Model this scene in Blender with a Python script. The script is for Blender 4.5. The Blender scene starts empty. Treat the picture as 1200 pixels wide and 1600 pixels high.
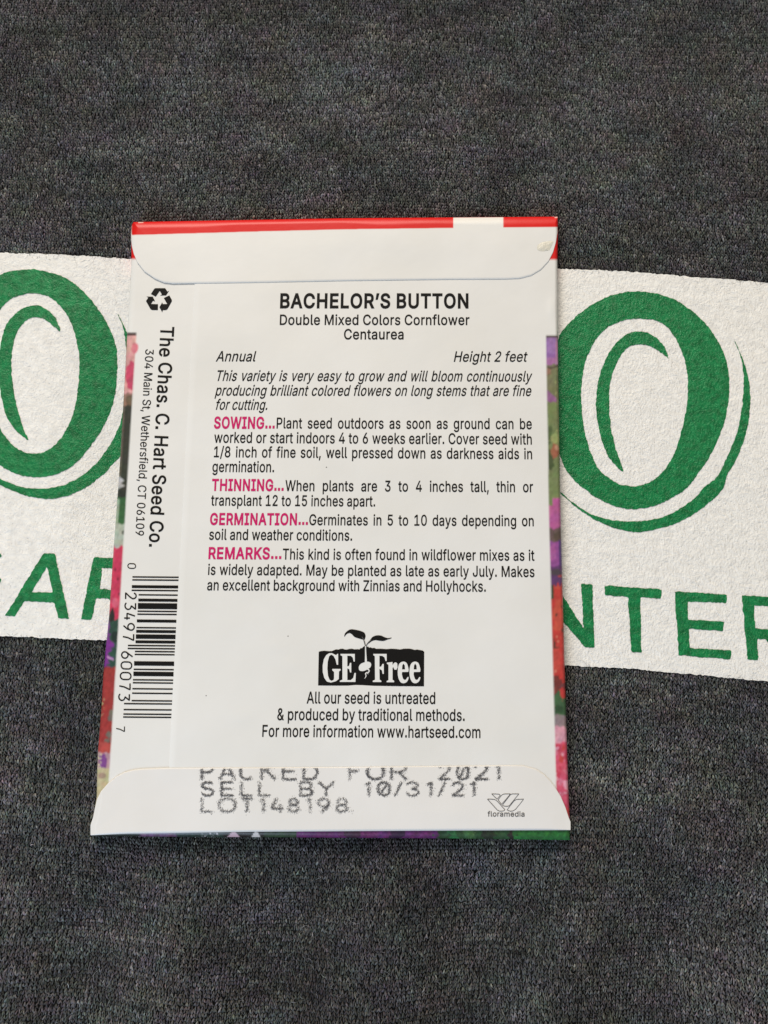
import bpy, math, random
import numpy as np
from mathutils import Vector
from mathutils.geometry import delaunay_2d_cdt

# ------------------------------------------------------------------ camera, world, lamps
SC = bpy.context.scene
COL = SC.collection
CAM_H, TILT, FPX = 0.1585, math.radians(9.4), 1300.0      # metres, radians, focal length in photo pixels (1200 x 1600)
cam_d = bpy.data.cameras.new('camera')
cam = bpy.data.objects.new('camera', cam_d)
COL.objects.link(cam)
cam.location = (0, 0, CAM_H)
cam.rotation_euler = (TILT, 0, 0)
cam_d.sensor_fit = 'AUTO'
cam_d.sensor_width = 36.0
cam_d.lens = FPX / 1600.0 * 36.0
cam_d.clip_start = 0.005
cam_d.clip_end = 20.0
SC.camera = cam

W_ = bpy.data.worlds.new('World')
SC.world = W_
W_.use_nodes = True
bg = W_.node_tree.nodes['Background']
bg.inputs[0].default_value = (0.98, 0.97, 0.97, 1)
bg.inputs[1].default_value = 0.25

def area(name, loc, target, size, power, color, sy=None):
    d = bpy.data.lights.new(name, 'AREA')
    d.energy = power
    d.color = color
    d.shape = 'RECTANGLE'
    d.size = size
    d.size_y = sy or size
    o = bpy.data.objects.new(name, d)
    COL.objects.link(o)
    o.location = loc
    o.rotation_euler = (Vector(target) - Vector(loc)).to_track_quat('-Z', 'Y').to_euler()
    return o
area('window_light', (-0.20, 0.95, 0.64), (0, 0.02, 0), 0.62, 13.8, (1.0, 0.915, 0.80), 0.30)
area('skylight', (-0.20, -0.34, 0.20), (0.02, -0.06, 0), 0.20, 1.40, (0.64, 0.79, 1.0))

SC.view_settings.view_transform = 'Standard'
SC.view_settings.look = 'None'
SC.view_settings.exposure = 0.06
SC.view_settings.gamma = 1.0
SC.view_settings.use_curve_mapping = False
SC.cycles.max_bounces = 6

# ------------------------------------------------------------------ helpers
MM = 0.001
rng = np.random.default_rng(7)
ct, st = math.cos(TILT), math.sin(TILT)

def unproj(px, py, z):
    """point of the scene at height z seen at pixel px, py of the 1200 x 1600 photograph"""
    px = np.asarray(px, float); py = np.asarray(py, float)
    z = np.zeros_like(px) + z
    a = (px - 600) / FPX
    b = -(py - 800) / FPX
    dx, dy, dz = a, b * ct + st, b * st - ct
    t = (z - CAM_H) / dz
    return np.stack([t * dx, t * dy, z], -1)

def toward(x, y, z):
    """pixel of a scene point (inverse of unproj)"""
    dx, dy, dz = x, y, z - CAM_H
    u = dy * ct + dz * st
    f = dy * st - dz * ct
    return 600 + FPX * dx / f, 800 - FPX * u / f

def hashn(ix, iy, seed):
    n = (ix.astype(np.int64) * 374761393 + iy.astype(np.int64) * 668265263 + seed * 974634777) & 0x7fffffff
    n = ((n ^ (n >> 13)) * 1274126177) & 0x7fffffff
    n = (n ^ (n >> 16)) & 0xffff
    return n / 65535.0

def vnoise(x, y, seed=0):
    x = np.asarray(x, float); y = np.asarray(y, float)
    ix = np.floor(x); iy = np.floor(y)
    fx = x - ix; fy = y - iy
    fx = fx * fx * (3 - 2 * fx); fy = fy * fy * (3 - 2 * fy)
    ix = ix.astype(np.int64); iy = iy.astype(np.int64)
    a = hashn(ix, iy, seed); b = hashn(ix + 1, iy, seed)
    c = hashn(ix, iy + 1, seed); d = hashn(ix + 1, iy + 1, seed)
    return (a * (1 - fx) + b * fx) * (1 - fy) + (c * (1 - fx) + d * fx) * fy

def fbm(x, y, seed=0, o=3):
    s = 0; a = 0.5; t = 0
    for k in range(o):
        s = s + a * vnoise(np.asarray(x) * 2 ** k, np.asarray(y) * 2 ** k, seed + k * 17); t += a; a *= 0.5
    return s / t

def lin(c):
    c = np.asarray(c, float) / 255.0
    return np.where(c <= 0.04045, c / 12.92, ((c + 0.055) / 1.055) ** 2.4)

def make_obj(name, verts, faces, mat, parent=None, cols=None, smooth=True):
    """faces: (n,3) or (n,4) int array"""
    verts = np.asarray(verts, np.float64).reshape(-1, 3)
    if parent is not None:
        verts = verts - np.array(ORIG.get(parent.name, (0, 0, 0)))
    faces = np.asarray(faces, np.int32)
    k = faces.shape[1]
    me = bpy.data.meshes.new(name)
    me.vertices.add(len(verts))
    me.vertices.foreach_set('co', verts.astype(np.float32).ravel())
    me.loops.add(faces.size)
    me.loops.foreach_set('vertex_index', faces.ravel())
    me.polygons.add(len(faces))
    me.polygons.foreach_set('loop_start', np.arange(len(faces), dtype=np.int32) * k)
    if smooth:
        me.polygons.foreach_set('use_smooth', np.ones(len(faces), bool))
    me.update(calc_edges=True)
    if cols is not None:
        at = me.color_attributes.new('Col', 'FLOAT_COLOR', 'POINT')
        c4 = np.ones((len(verts), 4), np.float32); c4[:, :3] = cols
        at.data.foreach_set('color', c4.ravel())
    me.materials.append(mat)
    me.validate()
    o = bpy.data.objects.new(name, me)
    COL.objects.link(o)
    if parent is not None:
        o.parent = parent
        ORIG[o.name] = ORIG.get(parent.name, (0, 0, 0))
    return o
ORIG = {}

def thing(name, loc, label, cat):
    o = bpy.data.objects.new(name, None)
    o.empty_display_size = 0.01
    COL.objects.link(o)
    o.location = loc
    o['label'] = label; o['category'] = cat
    ORIG[o.name] = tuple(loc)
    return o

def winding(P, loops):
    w = np.zeros(len(P), int)
    for L in loops:
        A = np.asarray(L, float); B = np.roll(A, -1, 0)
        for (x0, y0), (x1, y1) in zip(A, B):
            side = (x1 - x0) * (P[:, 1] - y0) - (P[:, 0] - x0) * (y1 - y0)
            w += ((y0 <= P[:, 1]) & (y1 > P[:, 1]) & (side > 0)).astype(int)
            w -= ((y0 > P[:, 1]) & (y1 <= P[:, 1]) & (side < 0)).astype(int)
    return w

def fill(loops, extra=None, evenodd=False):
    """triangulate closed outlines (nonzero or even-odd); returns 2D points, triangles facing +"""
    pts = []; edges = []
    for L in loops:
        b = len(pts); n = len(L)
        pts += [Vector((float(p[0]), float(p[1]))) for p in L]
        edges += [(b + i, b + (i + 1) % n) for i in range(n)]
    if extra is not None:
        pts += [Vector((float(p[0]), float(p[1]))) for p in extra]
    r = delaunay_2d_cdt(pts, edges, [], 0, 1e-6)
    V = np.array([(v.x, v.y) for v in r[0]])
    F = np.array([f for f in r[2] if len(f) == 3], int)
    C = V[F].mean(1)
    w = winding(C, loops)
    keep = (w % 2 != 0) if evenodd else (w != 0)
    F = F[keep]
    a, b, c = V[F[:, 0]], V[F[:, 1]], V[F[:, 2]]
    ar = (b[:, 0] - a[:, 0]) * (c[:, 1] - a[:, 1]) - (b[:, 1] - a[:, 1]) * (c[:, 0] - a[:, 0])
    F[ar < 0] = F[ar < 0][:, ::-1]
    return V, F[np.abs(ar) > 1e-9]

class Bag:
    """collects flat printed shapes in photo-pixel coordinates"""
    def __init__(s): s.v = []; s.f = []; s.n = 0
    def add(s, V, F):
        V = np.asarray(V, float); F = np.asarray(F, int)
        s.v.append(V); s.f.append(F + s.n); s.n += len(V)
    def poly(s, L, ox=0, oy=0, sc=1.0):
        P = np.array([(ox + p[0] / sc, oy + p[1] / sc) for p in L])
        (x0, y0), (x1, y1) = P.min(0), P.max(0)
        X, Y = np.meshgrid(np.arange(x0 + 3.1, x1, 9.0), np.arange(y0 + 3.2, y1, 9.0))
        ex = np.stack([X.ravel(), Y.ravel()], 1)
        if len(ex): ex = ex[winding(ex, [P]) != 0]
        V, F = fill([P], ex if len(ex) else None); s.add(V, F)
    def ribbon(s, L, w, closed=False, taper=None):
        P = np.asarray(L, float); n = len(P)
        if closed:
            d = np.roll(P, -1, 0) - np.roll(P, 1, 0)
        else:
            d = np.gradient(P, axis=0)
        d /= np.maximum(np.linalg.norm(d, axis=1, keepdims=True), 1e-9)
        nn = np.stack([-d[:, 1], d[:, 0]], 1)
        hw = (np.zeros(n) + w / 2) if taper is None else np.asarray(taper) / 2
        A = P + nn * hw[:, None]; B = P - nn * hw[:, None]
        V = np.concatenate([A, B]); F = []
        for i in range(n if closed else n - 1):
            j = (i + 1) % n
            F += [(i, j, n + j), (i, n + j, n + i)]
        s.add(V, np.array(F))

# ------------------------------------------------------------------ materials
def new_mat(name):
    m = bpy.data.materials.new(name); m.use_nodes = True
    nt = m.node_tree
    return m, nt, nt.nodes['Principled BSDF']

def tex_noise(nt, scale, detail=3, rough=0.55, vec=None):
    n = nt.nodes.new('ShaderNodeTexNoise')
    n.inputs['Scale'].default_value = scale
    n.inputs['Detail'].default_value = detail
    n.inputs['Roughness'].default_value = rough
    if vec is None:
        tc = nt.nodes.new('ShaderNodeTexCoord'); vec = tc.outputs['Object']
    nt.links.new(vec, n.inputs['Vector'])
    return n

def ramp(nt, fac, p0, c0, p1, c1):
    r = nt.nodes.new('ShaderNodeValToRGB')
    r.color_ramp.elements[0].position = p0; r.color_ramp.elements[0].color = (*c0, 1)
    r.color_ramp.elements[1].position = p1; r.color_ramp.elements[1].color = (*c1, 1)
    nt.links.new(fac, r.inputs[0])
    return r

def bump(nt, h, dist, strength, prev=None):
    b = nt.nodes.new('ShaderNodeBump')
    b.inputs['Distance'].default_value = dist
    b.inputs['Strength'].default_value = strength
    nt.links.new(h, b.inputs['Height'])
    if prev is not None:
        nt.links.new(prev.outputs[0], b.inputs['Normal'])
    return b

def paper_mat(name, color=None, rough=0.42, spec=0.35):
    m, nt, p = new_mat(name)
    var = tex_noise(nt, 45, 4)
    rv = ramp(nt, var.outputs['Fac'], 0.35, (0.95, 0.945, 0.93), 0.65, (1.0, 1.0, 1.0))
    mix = nt.nodes.new('ShaderNodeMix'); mix.data_type = 'RGBA'; mix.blend_type = 'MULTIPLY'
    mix.inputs[0].default_value = 1.0
    nt.links.new(rv.outputs[0], mix.inputs[7])
    if color is None:
        a = nt.nodes.new('ShaderNodeAttribute'); a.attribute_name = 'Col'
        nt.links.new(a.outputs['Color'], mix.inputs[6])
    else:
        mix.inputs[6].default_value = (*color, 1)
    nt.links.new(mix.outputs[2], p.inputs['Base Color'])
    p.inputs['Roughness'].default_value = rough
    p.inputs['Specular IOR Level'].default_value = spec
    n1 = tex_noise(nt, 260, 3)
    n2 = tex_noise(nt, 3500, 2)
    b1 = bump(nt, n1.outputs['Fac'], 0.00012, 0.35)
    b2 = bump(nt, n2.outputs['Fac'], 0.00002, 0.25, b1)
    nt.links.new(b2.outputs[0], p.inputs['Normal'])
    return m

def ink_mat(name, color, rough=0.5, spec=0.2, var=0.25):
    m, nt, p = new_mat(name)
    n = tex_noise(nt, 6000, 2)
    c = np.array(color)
    r = ramp(nt, n.outputs['Fac'], 0.3, tuple(c * (1 - var)), 0.75, tuple(c * (1 + var)))
    nt.links.new(r.outputs[0], p.inputs['Base Color'])
    p.inputs['Roughness'].default_value = rough
    p.inputs['Specular IOR Level'].default_value = spec
    return m

def shirt_ink(name, c0, c1, rough, spec, bstr):
    """plastisol print on jersey: pitted skin that follows the stitches under it"""
    m, nt, p = new_mat(name)
    tc = nt.nodes.new('ShaderNodeTexCoord')
    mp = nt.nodes.new('ShaderNodeMapping'); mp.vector_type = 'TEXTURE'
    mp.inputs['Rotation'].default_value = (0, 0, math.radians(-3.0))
    mp.inputs['Scale'].default_value = (0.0006, 0.00085, 0.001)
    nt.links.new(tc.outputs['Object'], mp.inputs['Vector'])
    st_ = tex_noise(nt, 1.3, 3, 0.6, mp.outputs[0])           # stitch-sized lumps
    big = tex_noise(nt, 330, 3, 0.5, tc.outputs['Object'])     # soft waves 3 mm
    pit = tex_noise(nt, 3000, 3, 0.6, tc.outputs['Object'])
    dk = tex_noise(nt, 700, 2, 0.5, tc.outputs['Object'])
    pr = ramp(nt, pit.outputs['Fac'], 0.26, (0.42, 0.42, 0.42), 0.37, (1, 1, 1))
    cr = ramp(nt, dk.outputs['Fac'], 0.3, c0, 0.7, c1)
    mix = nt.nodes.new('ShaderNodeMix'); mix.data_type = 'RGBA'; mix.blend_type = 'MULTIPLY'
    mix.inputs[0].default_value = 0.8
    nt.links.new(cr.outputs[0], mix.inputs[6]); nt.links.new(pr.outputs[0], mix.inputs[7])
    nt.links.new(mix.outputs[2], p.inputs['Base Color'])
    p.inputs['Roughness'].default_value = rough
    p.inputs['Specular IOR Level'].default_value = spec
    b1 = bump(nt, big.outputs['Fac'], 0.0006, 0.35 * bstr)
    b2 = bump(nt, st_.outputs['Fac'], 0.00036, 0.6 * bstr, b1)
    b3 = bump(nt, pit.outputs['Fac'], 0.00016, 0.6 * bstr, b2)
    nt.links.new(b3.outputs[0], p.inputs['Normal'])
    return m

def yarn_mat(name):
    m, nt, p = new_mat(name)
    a = nt.nodes.new('ShaderNodeAttribute'); a.attribute_name = 'Col'
    nt.links.new(a.outputs['Color'], p.inputs['Base Color'])
    p.inputs['Roughness'].default_value = 0.8
    p.inputs['Specular IOR Level'].default_value = 0.2
    return m

M_PAPER = paper_mat('coated_paper')
M_PAPER_PRINT = paper_mat('printed_paper', rough=0.36, spec=0.5)
_pm = M_PAPER
nt_ = _pm.node_tree
M_GLOSS = paper_mat('glossy_flap_paper', rough=0.40, spec=0.30)
M_BLACK = ink_mat('black_ink', (0.008, 0.007, 0.006), 0.6, 0.12)
M_PINK = ink_mat('magenta_ink', tuple(lin((196, 28, 98))))
M_GREY = ink_mat('stamp_ink', (0.13, 0.127, 0.13), 0.7, 0.1)
M_LINE = ink_mat('thin_grey_ink', (0.10, 0.095, 0.09))
M_WHITE = ink_mat('knockout_white', (0.75, 0.735, 0.69), 0.45, 0.3, 0.03)
M_PRINT = shirt_ink('white_shirt_print', (0.76, 0.735, 0.68), (0.87, 0.845, 0.785), 0.6, 0.25, 1.15)
M_GREEN = shirt_ink('green_shirt_print', (0.002, 0.13, 0.032), (0.006, 0.235, 0.066), 0.32, 0.35, 1.6)
M_YARN = yarn_mat('heather_yarn')

# ------------------------------------------------------------------ the shirt
A_W = math.radians(-3.0)
def shirt_h(x, y):
    """height of the laid-out shirt, metres, never above 0"""
    n = fbm(x / 0.055 + 3.1, y / 0.055 + 1.7, 11, 2)
    px, py = toward(x, y, 0 * x)
    px = np.clip(px, -3000, 4000); py = np.clip(py, -3000, 4000)
    # the cloth sinks beside the packet's left fold
    t = np.clip((px - 70) / 130, 0, 1); t2 = np.clip((px - 230) / 120, 0, 1)
    dip = t * t * (3 - 2 * t) * (1 - t2 * t2 * (3 - 2 * t2)) * np.exp(-((py - 690) / 230) ** 2)
    low = np.clip((py - 1310) / 160, 0, 1)
    wave = (np.sin((px - 220 + 0.12 * (py - 1400)) * 2 * math.pi / 310) - 1) * 1.9 * low * low * (3 - 2 * low)  # added swells, shaped to give the lower cloth light and dark bands
    up = np.clip((330 - py) / 200, 0, 1)
    wave = wave + (np.sin((py + 0.25 * px) * 2 * math.pi / 420) - 1) * 0.5 * up
    return (wave - 1.3 * (1 - n) - 0.2 - 2.4 * dip) * MM

shirt = thing('t_shirt', (0, 0, -0.002), 'charcoal heather knit t-shirt with a white and green print, lying under the seed packet', 't-shirt')

# sheet under the stitches, its dark tone standing in for shade in the gaps
gx = np.linspace(-0.26, 0.26, 131); gy = np.linspace(-0.26, 0.30, 141)
GX, GY = np.meshgrid(gx, gy)
GZ = shirt_h(GX, GY) - 0.0004
nx, ny = len(gx), len(gy)
idx = np.arange(nx * ny).reshape(ny, nx)
quads = np.stack([idx[:-1, :-1], idx[:-1, 1:], idx[1:, 1:], idx[1:, :-1]], -1).reshape(-1, 4)
M_BACK, nt, p = new_mat('cloth_ground')
n_ = tex_noise(nt, 1800, 3)
r_ = nt.nodes.new('ShaderNodeMix'); r_.data_type = 'RGBA'; r_.blend_type = 'MULTIPLY'; r_.inputs[0].default_value = 1.0
at_ = nt.nodes.new('ShaderNodeAttribute'); at_.attribute_name = 'Col'
rr0 = ramp(nt, n_.outputs['Fac'], 0.3, (0.4, 0.4, 0.4), 0.7, (1.5, 1.5, 1.5))
nt.links.new(at_.outputs['Color'], r_.inputs[6]); nt.links.new(rr0.outputs[0], r_.inputs[7])
bpx, bpy_ = toward(GX.ravel(), GY.ravel(), 0 * GX.ravel())
inside = (bpx > -285) & (bpx < 1485) & (bpy_ > -285) & (bpy_ < 1885)
BC = np.where(inside[:, None], 0.014, 0.050) * np.array([[1.0, 0.985, 0.96]])  # gap shade put into the colour below the stitches, plain cloth grey beyond
nt.links.new(r_.outputs[2], p.inputs['Base Color']); p.inputs['Roughness'].default_value = 0.95
p.inputs['Specular IOR Level'].default_value = 0.0

# photo outlines of the white print and the packet
PANEL_TOP = [(-300, 378), (-90, 390), (0, 395), (100, 398), (205, 404.5), (400, 409), (600, 411), (870, 419.5), (980, 424), (1100, 434), (1200, 441), (1290, 448), (1500, 462)]
PANEL_BOT = [(-300, 980), (-90, 990), (0, 993.5), (80, 997), (165, 1001), (400, 1008), (600, 1020), (885, 1039.5), (980, 1044.5), (1100, 1055.5), (1200, 1065), (1290, 1073), (1500, 1090)]
OUT_L = np.array([(208.5, 338), (208.5, 347), (205, 372), (205.5, 405), (204, 440), (201.5, 480), (198.7, 522), (192.5, 635), (188.8, 700), (185.9, 745), (178, 850), (174.6, 900), (170.6, 960), (165.6, 1010), (161, 1060), (158.5, 1108), (153, 1175), (151.6, 1215), (151, 1246), (145.8, 1276), (141.4, 1290), (142.2, 1305), (143, 1320)])
OUT_R = np.array([(871, 330), (871, 339), (872, 362), (871, 405), (871, 480), (871.6, 524), (873, 620), (874.4, 720), (876, 800), (879, 920), (882.4, 1040), (885, 1130), (888, 1230), (890.5, 1285), (891, 1320)])
OUT_T = np.array([(180, 347.5), (208, 347), (540, 341), (871, 338.6), (900, 338.5)])
OUT_B = np.array([(130, 1306), (145, 1306.5), (480, 1308.5), (700, 1310), (891, 1312.5), (910, 1312.7)])
left = lambda y: np.interp(y, OUT_L[:, 1], OUT_L[:, 0])
right = lambda y: np.interp(y, OUT_R[:, 1], OUT_R[:, 0])
top = lambda x: np.interp(x, OUT_T[:, 0], OUT_T[:, 1])
bot = lambda x: np.interp(x, OUT_B[:, 0], OUT_B[:, 1])
ptop = lambda x: np.interp(x, *zip(*PANEL_TOP))
pbot = lambda x: np.interp(x, *zip(*PANEL_BOT))

# stitches: every V of the jersey is two plump legs
pw, pc = 0.00073, 0.00064
ii = np.arange(-170, 171); jj = np.arange(-230, 270)
II, JJ = np.meshgrid(ii, jj)
ca, sa = math.cos(A_W), math.sin(A_W)
def knit_xy(u, v):
    # wales bend a little, as in cloth laid out by hand
    bend = 0.0016 * np.sin(u / 0.05 + 0.6) + 0.0011 * np.sin(u / 0.021 + v / 0.06)
    bx = 0.0010 * np.sin(v / 0.045 + 1.0) + 0.0005 * np.sin(v / 0.017 + u / 0.04)
    u = u + bx; v = v + bend
    return u * ca - v * sa, u * sa + v * ca
U0 = (II * pw).ravel(); V0 = (JJ * pc).ravel()
X0, Y0 = knit_xy(U0, V0)
PX, PY = toward(X0, Y0, 0 * X0)
inview = (PX > -300) & (PX < 1500) & (PY > -300) & (PY < 1900)
under_panel = (PY > ptop(np.clip(PX, -300, 1500)) + 4) & (PY < pbot(np.clip(PX, -300, 1500)) - 3)
under_packet = (PX > left(PY) + 25) & (PX < right(PY) - 25) & (PY > top(PX) + 22) & (PY < bot(PX) - 22)
keep = inview & ~under_panel & ~under_packet
# heather: fibres of different greys run along each course
run = np.zeros(II.shape)
base_n = rng.normal(size=II.shape)
k = np.exp(-np.abs(np.arange(-9, 10)) / 1.8); k /= np.sqrt((k ** 2).sum())
for r in range(II.shape[0]):
    run[r] = np.convolve(base_n[r], k, mode='same')
cloud = fbm(II / 13.0 + 9, JJ / 9.5 + 4, 5, 3) - 0.5
cloud2 = fbm(II / 60.0 + 2, JJ / 60.0 + 8, 15, 2) - 0.5
sel = np.where(keep)[0]
ns = len(sel)
run = run.ravel()[sel]; cloud = cloud.ravel()[sel]; cloud2 = cloud2.ravel()[sel]
U0 = U0[sel]; V0 = V0[sel]
tint = np.stack([fbm(U0 / 0.004, V0 / 0.003, 90 + i, 2) - 0.5 for i in range(3)], -1) * 0.26
VV = []; CC = []
T = np.array([0.0, 0.33, 0.70, 1.0])
for side in (-1, 1):
    ju = rng.normal(0, 0.07, ns) * pw; jv = rng.normal(0, 0.10, ns) * pc
    ln = (1.35 + rng.normal(0, 0.16, ns)) * pc
    ang = rng.normal(0, 0.13, ns)
    hw = np.clip(0.168 + rng.normal(0, 0.04, ns), 0.08, 0.28) * pw
    lift = rng.normal(0, 0.045, ns) * MM
    u_b = U0 + side * 0.07 * pw + ju; u_t = U0 + side * 0.44 * pw + ju + ang * ln
    v_b = V0 - 0.15 * pc + jv
    tone = np.exp(-2.55 + 0.13 * run + 1.05 * cloud + 0.9 * cloud2 + rng.normal(0, 0.38, ns))
    tone = np.clip(tone, 0.008, 0.24)
    hue = rng.normal(0, 0.05, (ns, 3)) + tint
    col = tone[:, None] * (1 + hue) * np.array([1.0, 0.98, 0.95])
    zs = np.array([-0.26, 0.02, 0.06, -0.22]) * MM
    ws = np.array([0.55, 1.0, 1.0, 0.55])
    for t, z0, wf in zip(T, zs, ws):
        uc = u_b + (u_t - u_b) * (t ** 0.85); vc = v_b + ln * t
        for s, dz in ((-1, -0.13 * MM), (0, 0.0), (1, -0.13 * MM)):
            x, y = knit_xy(uc + s * hw * wf, vc - s * side * 0.12 * hw)
            z = shirt_h(x, y) + z0 + dz + lift - 0.00005
            VV.append(np.stack([x, y, z], -1)); CC.append(col * (1.0 + 0.10 * rng.normal(size=(ns, 1))))
VV = np.stack(VV, 1); CC = np.stack(CC, 1)            # ns, 24, 3
q = []
for b in (0, 12):
    for t in range(3):
        for s in range(2):
            a0 = b + t * 3 + s
            q.append((a0, a0 + 1, a0 + 4, a0 + 3))
q = np.array(q)
FF = (np.arange(ns)[:, None, None] * 24 + q[None]).reshape(-1, 4)
stV = VV.reshape(-1, 3); stC = np.clip(CC.reshape(-1, 3), 0, 1)

# loose fibres standing off the yarn
def fibres(n, lo, hi, wmm, tone_mu, tone_sd, zlo, zhi, base_sel):
    k = rng.integers(0, len(base_sel[0]), n)
    u = base_sel[0][k] + rng.normal(0, 0.3 * pw, n); v = base_sel[1][k] + rng.normal(0, 0.3 * pc, n)
    L = rng.uniform(lo, hi, n) * MM
    th = rng.normal(math.pi / 2, 0.75, n)
    cv = rng.normal(0, 0.9, n)
    z0 = rng.uniform(zlo, zhi, n) * MM
    P = []
    for t in (0, 0.25, 0.5, 0.75, 1.0):
        a = th + cv * (t - 0.5)
        uu = u + L * (t - 0.5) * np.cos(a); vv = v + L * (t - 0.5) * np.sin(a)
        w = wmm * MM * (1 - 0.6 * abs(t - 0.5) * 2) / 2
        zz = z0 + 0.10 * MM * np.sin(math.pi * t)
        for s in (-1, 1):
            x, y = knit_xy(uu - s * w * np.sin(a), vv + s * w * np.cos(a))
            P.append(np.stack([x, y, shirt_h(x, y) + zz], -1))
    P = np.stack(P, 1)
    tone = np.clip(np.exp(rng.normal(tone_mu, tone_sd, n)), 0.01, 0.55)
    c = tone[:, None] * (1 + rng.normal(0, 0.06, (n, 3))) * np.array([1.0, 0.985, 0.95])
    F = np.array([(0, 1, 3, 2), (2, 3, 5, 4), (4, 5, 7, 6), (6, 7, 9, 8)])
    F = (np.arange(n)[:, None, None] * 10 + F[None]).reshape(-1, 4)
    return P.reshape(-1, 3), F, np.repeat(c, 10, 0)
f1 = fibres(36000, 0.5, 1.4, 0.042, -2.2, 0.5, -0.02, 0.09, (U0, V0))
f2 = fibres(2600, 1.0, 2.6, 0.035, -1.7, 0.4, 0.05, 0.22, (U0, V0))
f3 = fibres(18, 0.5, 1.2, 0.10, -0.9, 0.25, 0.08, 0.2, (U0, V0))
allV = [stV]; allF = [FF]; allC = [stC]; off = len(stV)
for v_, f_, c_ in (f1, f2, f3):
    allV.append(v_); allF.append(f_ + off); allC.append(c_); off += len(v_)
make_obj('knit_fabric', np.concatenate(allV), np.concatenate(allF), M_YARN, shirt, np.clip(np.concatenate(allC), 0, 1))
make_obj('cloth_ground', np.stack([GX, GY, GZ], -1).reshape(-1, 3), quads, M_BACK, shirt, BC)

# ---- white panel and green letters, traced outlines laid on the shirt
def resample(L, step, closed=True):
    P = np.asarray(L, float)
    if closed: P = np.vstack([P, P[:1]])
    d = np.r_[0, np.cumsum(np.linalg.norm(np.diff(P, axis=0), axis=1))]
    n = max(4, int(d[-1] / step))
    t = np.linspace(0, d[-1], n, endpoint=not closed)
    return np.stack([np.interp(t, d, P[:, 0]), np.interp(t, d, P[:, 1])], 1)

def smooth_loop(L, n=4):
    """Catmull-Rom through the traced points"""
    P = np.asarray(L, float); m = len(P); out = []
    for i in range(m):
        p0, p1, p2, p3 = P[i - 1], P[i], P[(i + 1) % m], P[(i + 2) % m]
        for t in np.arange(n) / n:
            out.append(0.5 * ((2 * p1) + (-p0 + p2) * t + (2 * p0 - 5 * p1 + 4 * p2 - p3) * t * t + (-p0 + 3 * p1 - 3 * p2 + p3) * t ** 3))
    return np.array(out)

def ragged(L, amp, seed, step=1.6):
    P = resample(L, step)
    d = np.roll(P, -1, 0) - np.roll(P, 1, 0)
    d /= np.maximum(np.linalg.norm(d, axis=1, keepdims=True), 1e-9)
    nrm = np.stack([d[:, 1], -d[:, 0]], 1)
    k = (vnoise(P[:, 0] / 3.0, P[:, 1] / 3.0, seed) - 0.5) * 2 + 0.7 * (vnoise(P[:, 0] / 9.0, P[:, 1] / 9.0, seed + 5) - 0.5) * 2
    return P + nrm * (amp * k)[:, None]

def on_shirt(name, loops, mat, parent, lift, step=18, evenodd=True):
    allp = np.vstack(loops)
    x0, y0 = allp.min(0); x1, y1 = allp.max(0)
    X, Y = np.meshgrid(np.arange(x0, x1, step) + 0.37, np.arange(y0, y1, step) + 0.41)
    ex = np.stack([X.ravel(), Y.ravel()], 1)
    ex = ex[winding(ex, loops) % 2 != 0] if evenodd else ex
    V, F = fill(loops, ex, evenodd=evenodd)
    P = unproj(V[:, 0], V[:, 1], 0.0)
    for _ in range(3):
        P = unproj(V[:, 0], V[:, 1], shirt_h(P[:, 0], P[:, 1]) + lift)
    return make_obj(name, P, F[:, ::-1], mat, parent)

panel_outline = np.array(PANEL_TOP + PANEL_BOT[::-1], float)
panel = on_shirt('printed_panel', [ragged(panel_outline, 0.95, 3, 1.5)], M_PRINT, shirt, 0.00010, 20)

def z2(L, ox, oy, sc): return [(ox + x / sc, oy + y / sc) for x, y in L]
ZA = lambda L: z2(L, 850, 400, 3.4286)
ZB = lambda L: z2(L, 850, 740, 3.4286)
ZL = lambda L: z2(L, 0, 680, 4.706)
letters = []
# right O
o_out = ZA([(52, 700), (56, 560), (80, 430), (140, 355), (200, 300), (300, 237), (400, 200), (500, 190), (600, 200), (700, 235), (800, 300), (880, 380), (940, 470), (975, 555), (992, 655), (990, 750), (975, 860), (942, 960), (898, 1055), (850, 1130)]) + ZB([(780, 60), (700, 122), (600, 170), (500, 190), (400, 180), (300, 138), (215, 80), (150, 22)]) + ZA([(100, 1110), (70, 980), (55, 840)])
o_in = ZA([(530, 335), (600, 345), (650, 372), (705, 440), (745, 530), (768, 640), (768, 760), (755, 860), (730, 960), (700, 1055), (660, 1125)]) + ZB([(615, 12), (555, 52), (480, 68), (405, 57), (350, 25)]) + ZA([(295, 1145), (255, 1065), (225, 970), (205, 860), (200, 760), (206, 650), (226, 560), (258, 480), (300, 420), (360, 370), (440, 340)])
o_cr = ZA([(668, 550), (655, 505), (630, 465), (590, 430), (530, 405), (470, 410), (405, 448), (345, 520), (310, 605), (285, 700), (278, 790), (285, 880), (305, 970), (337, 1055), (372, 1110), (425, 1155), (402, 1085), (376, 1000), (356, 900), (348, 785), (353, 690), (375, 610), (402, 550), (445, 495), (500, 472), (550, 476), (600, 498), (640, 528)])
o_sh = ZA([(1018, 450), (1052, 520), (1082, 600), (1100, 690), (1105, 780), (1096, 880), (1072, 985), (1030, 1090), (980, 1175)]) + ZB([(960, 80), (880, 160), (780, 230), (690, 272), (600, 297), (520, 312), (430, 305), (330, 275), (240, 227), (160, 168), (60, 75), (150, 152), (230, 205), (310, 238), (400, 254), (500, 256), (600, 243), (700, 205), (800, 137), (865, 65)]) + ZA([(925, 1185), (985, 1070), (1030, 960), (1055, 850), (1068, 740), (1070, 650), (1058, 560), (1038, 495)])
letters.append(('white-inlaid green capital O right of the packet', [(o_out, 1), (o_in, 1), (o_cr, 0), (o_sh, 0)]))
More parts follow.
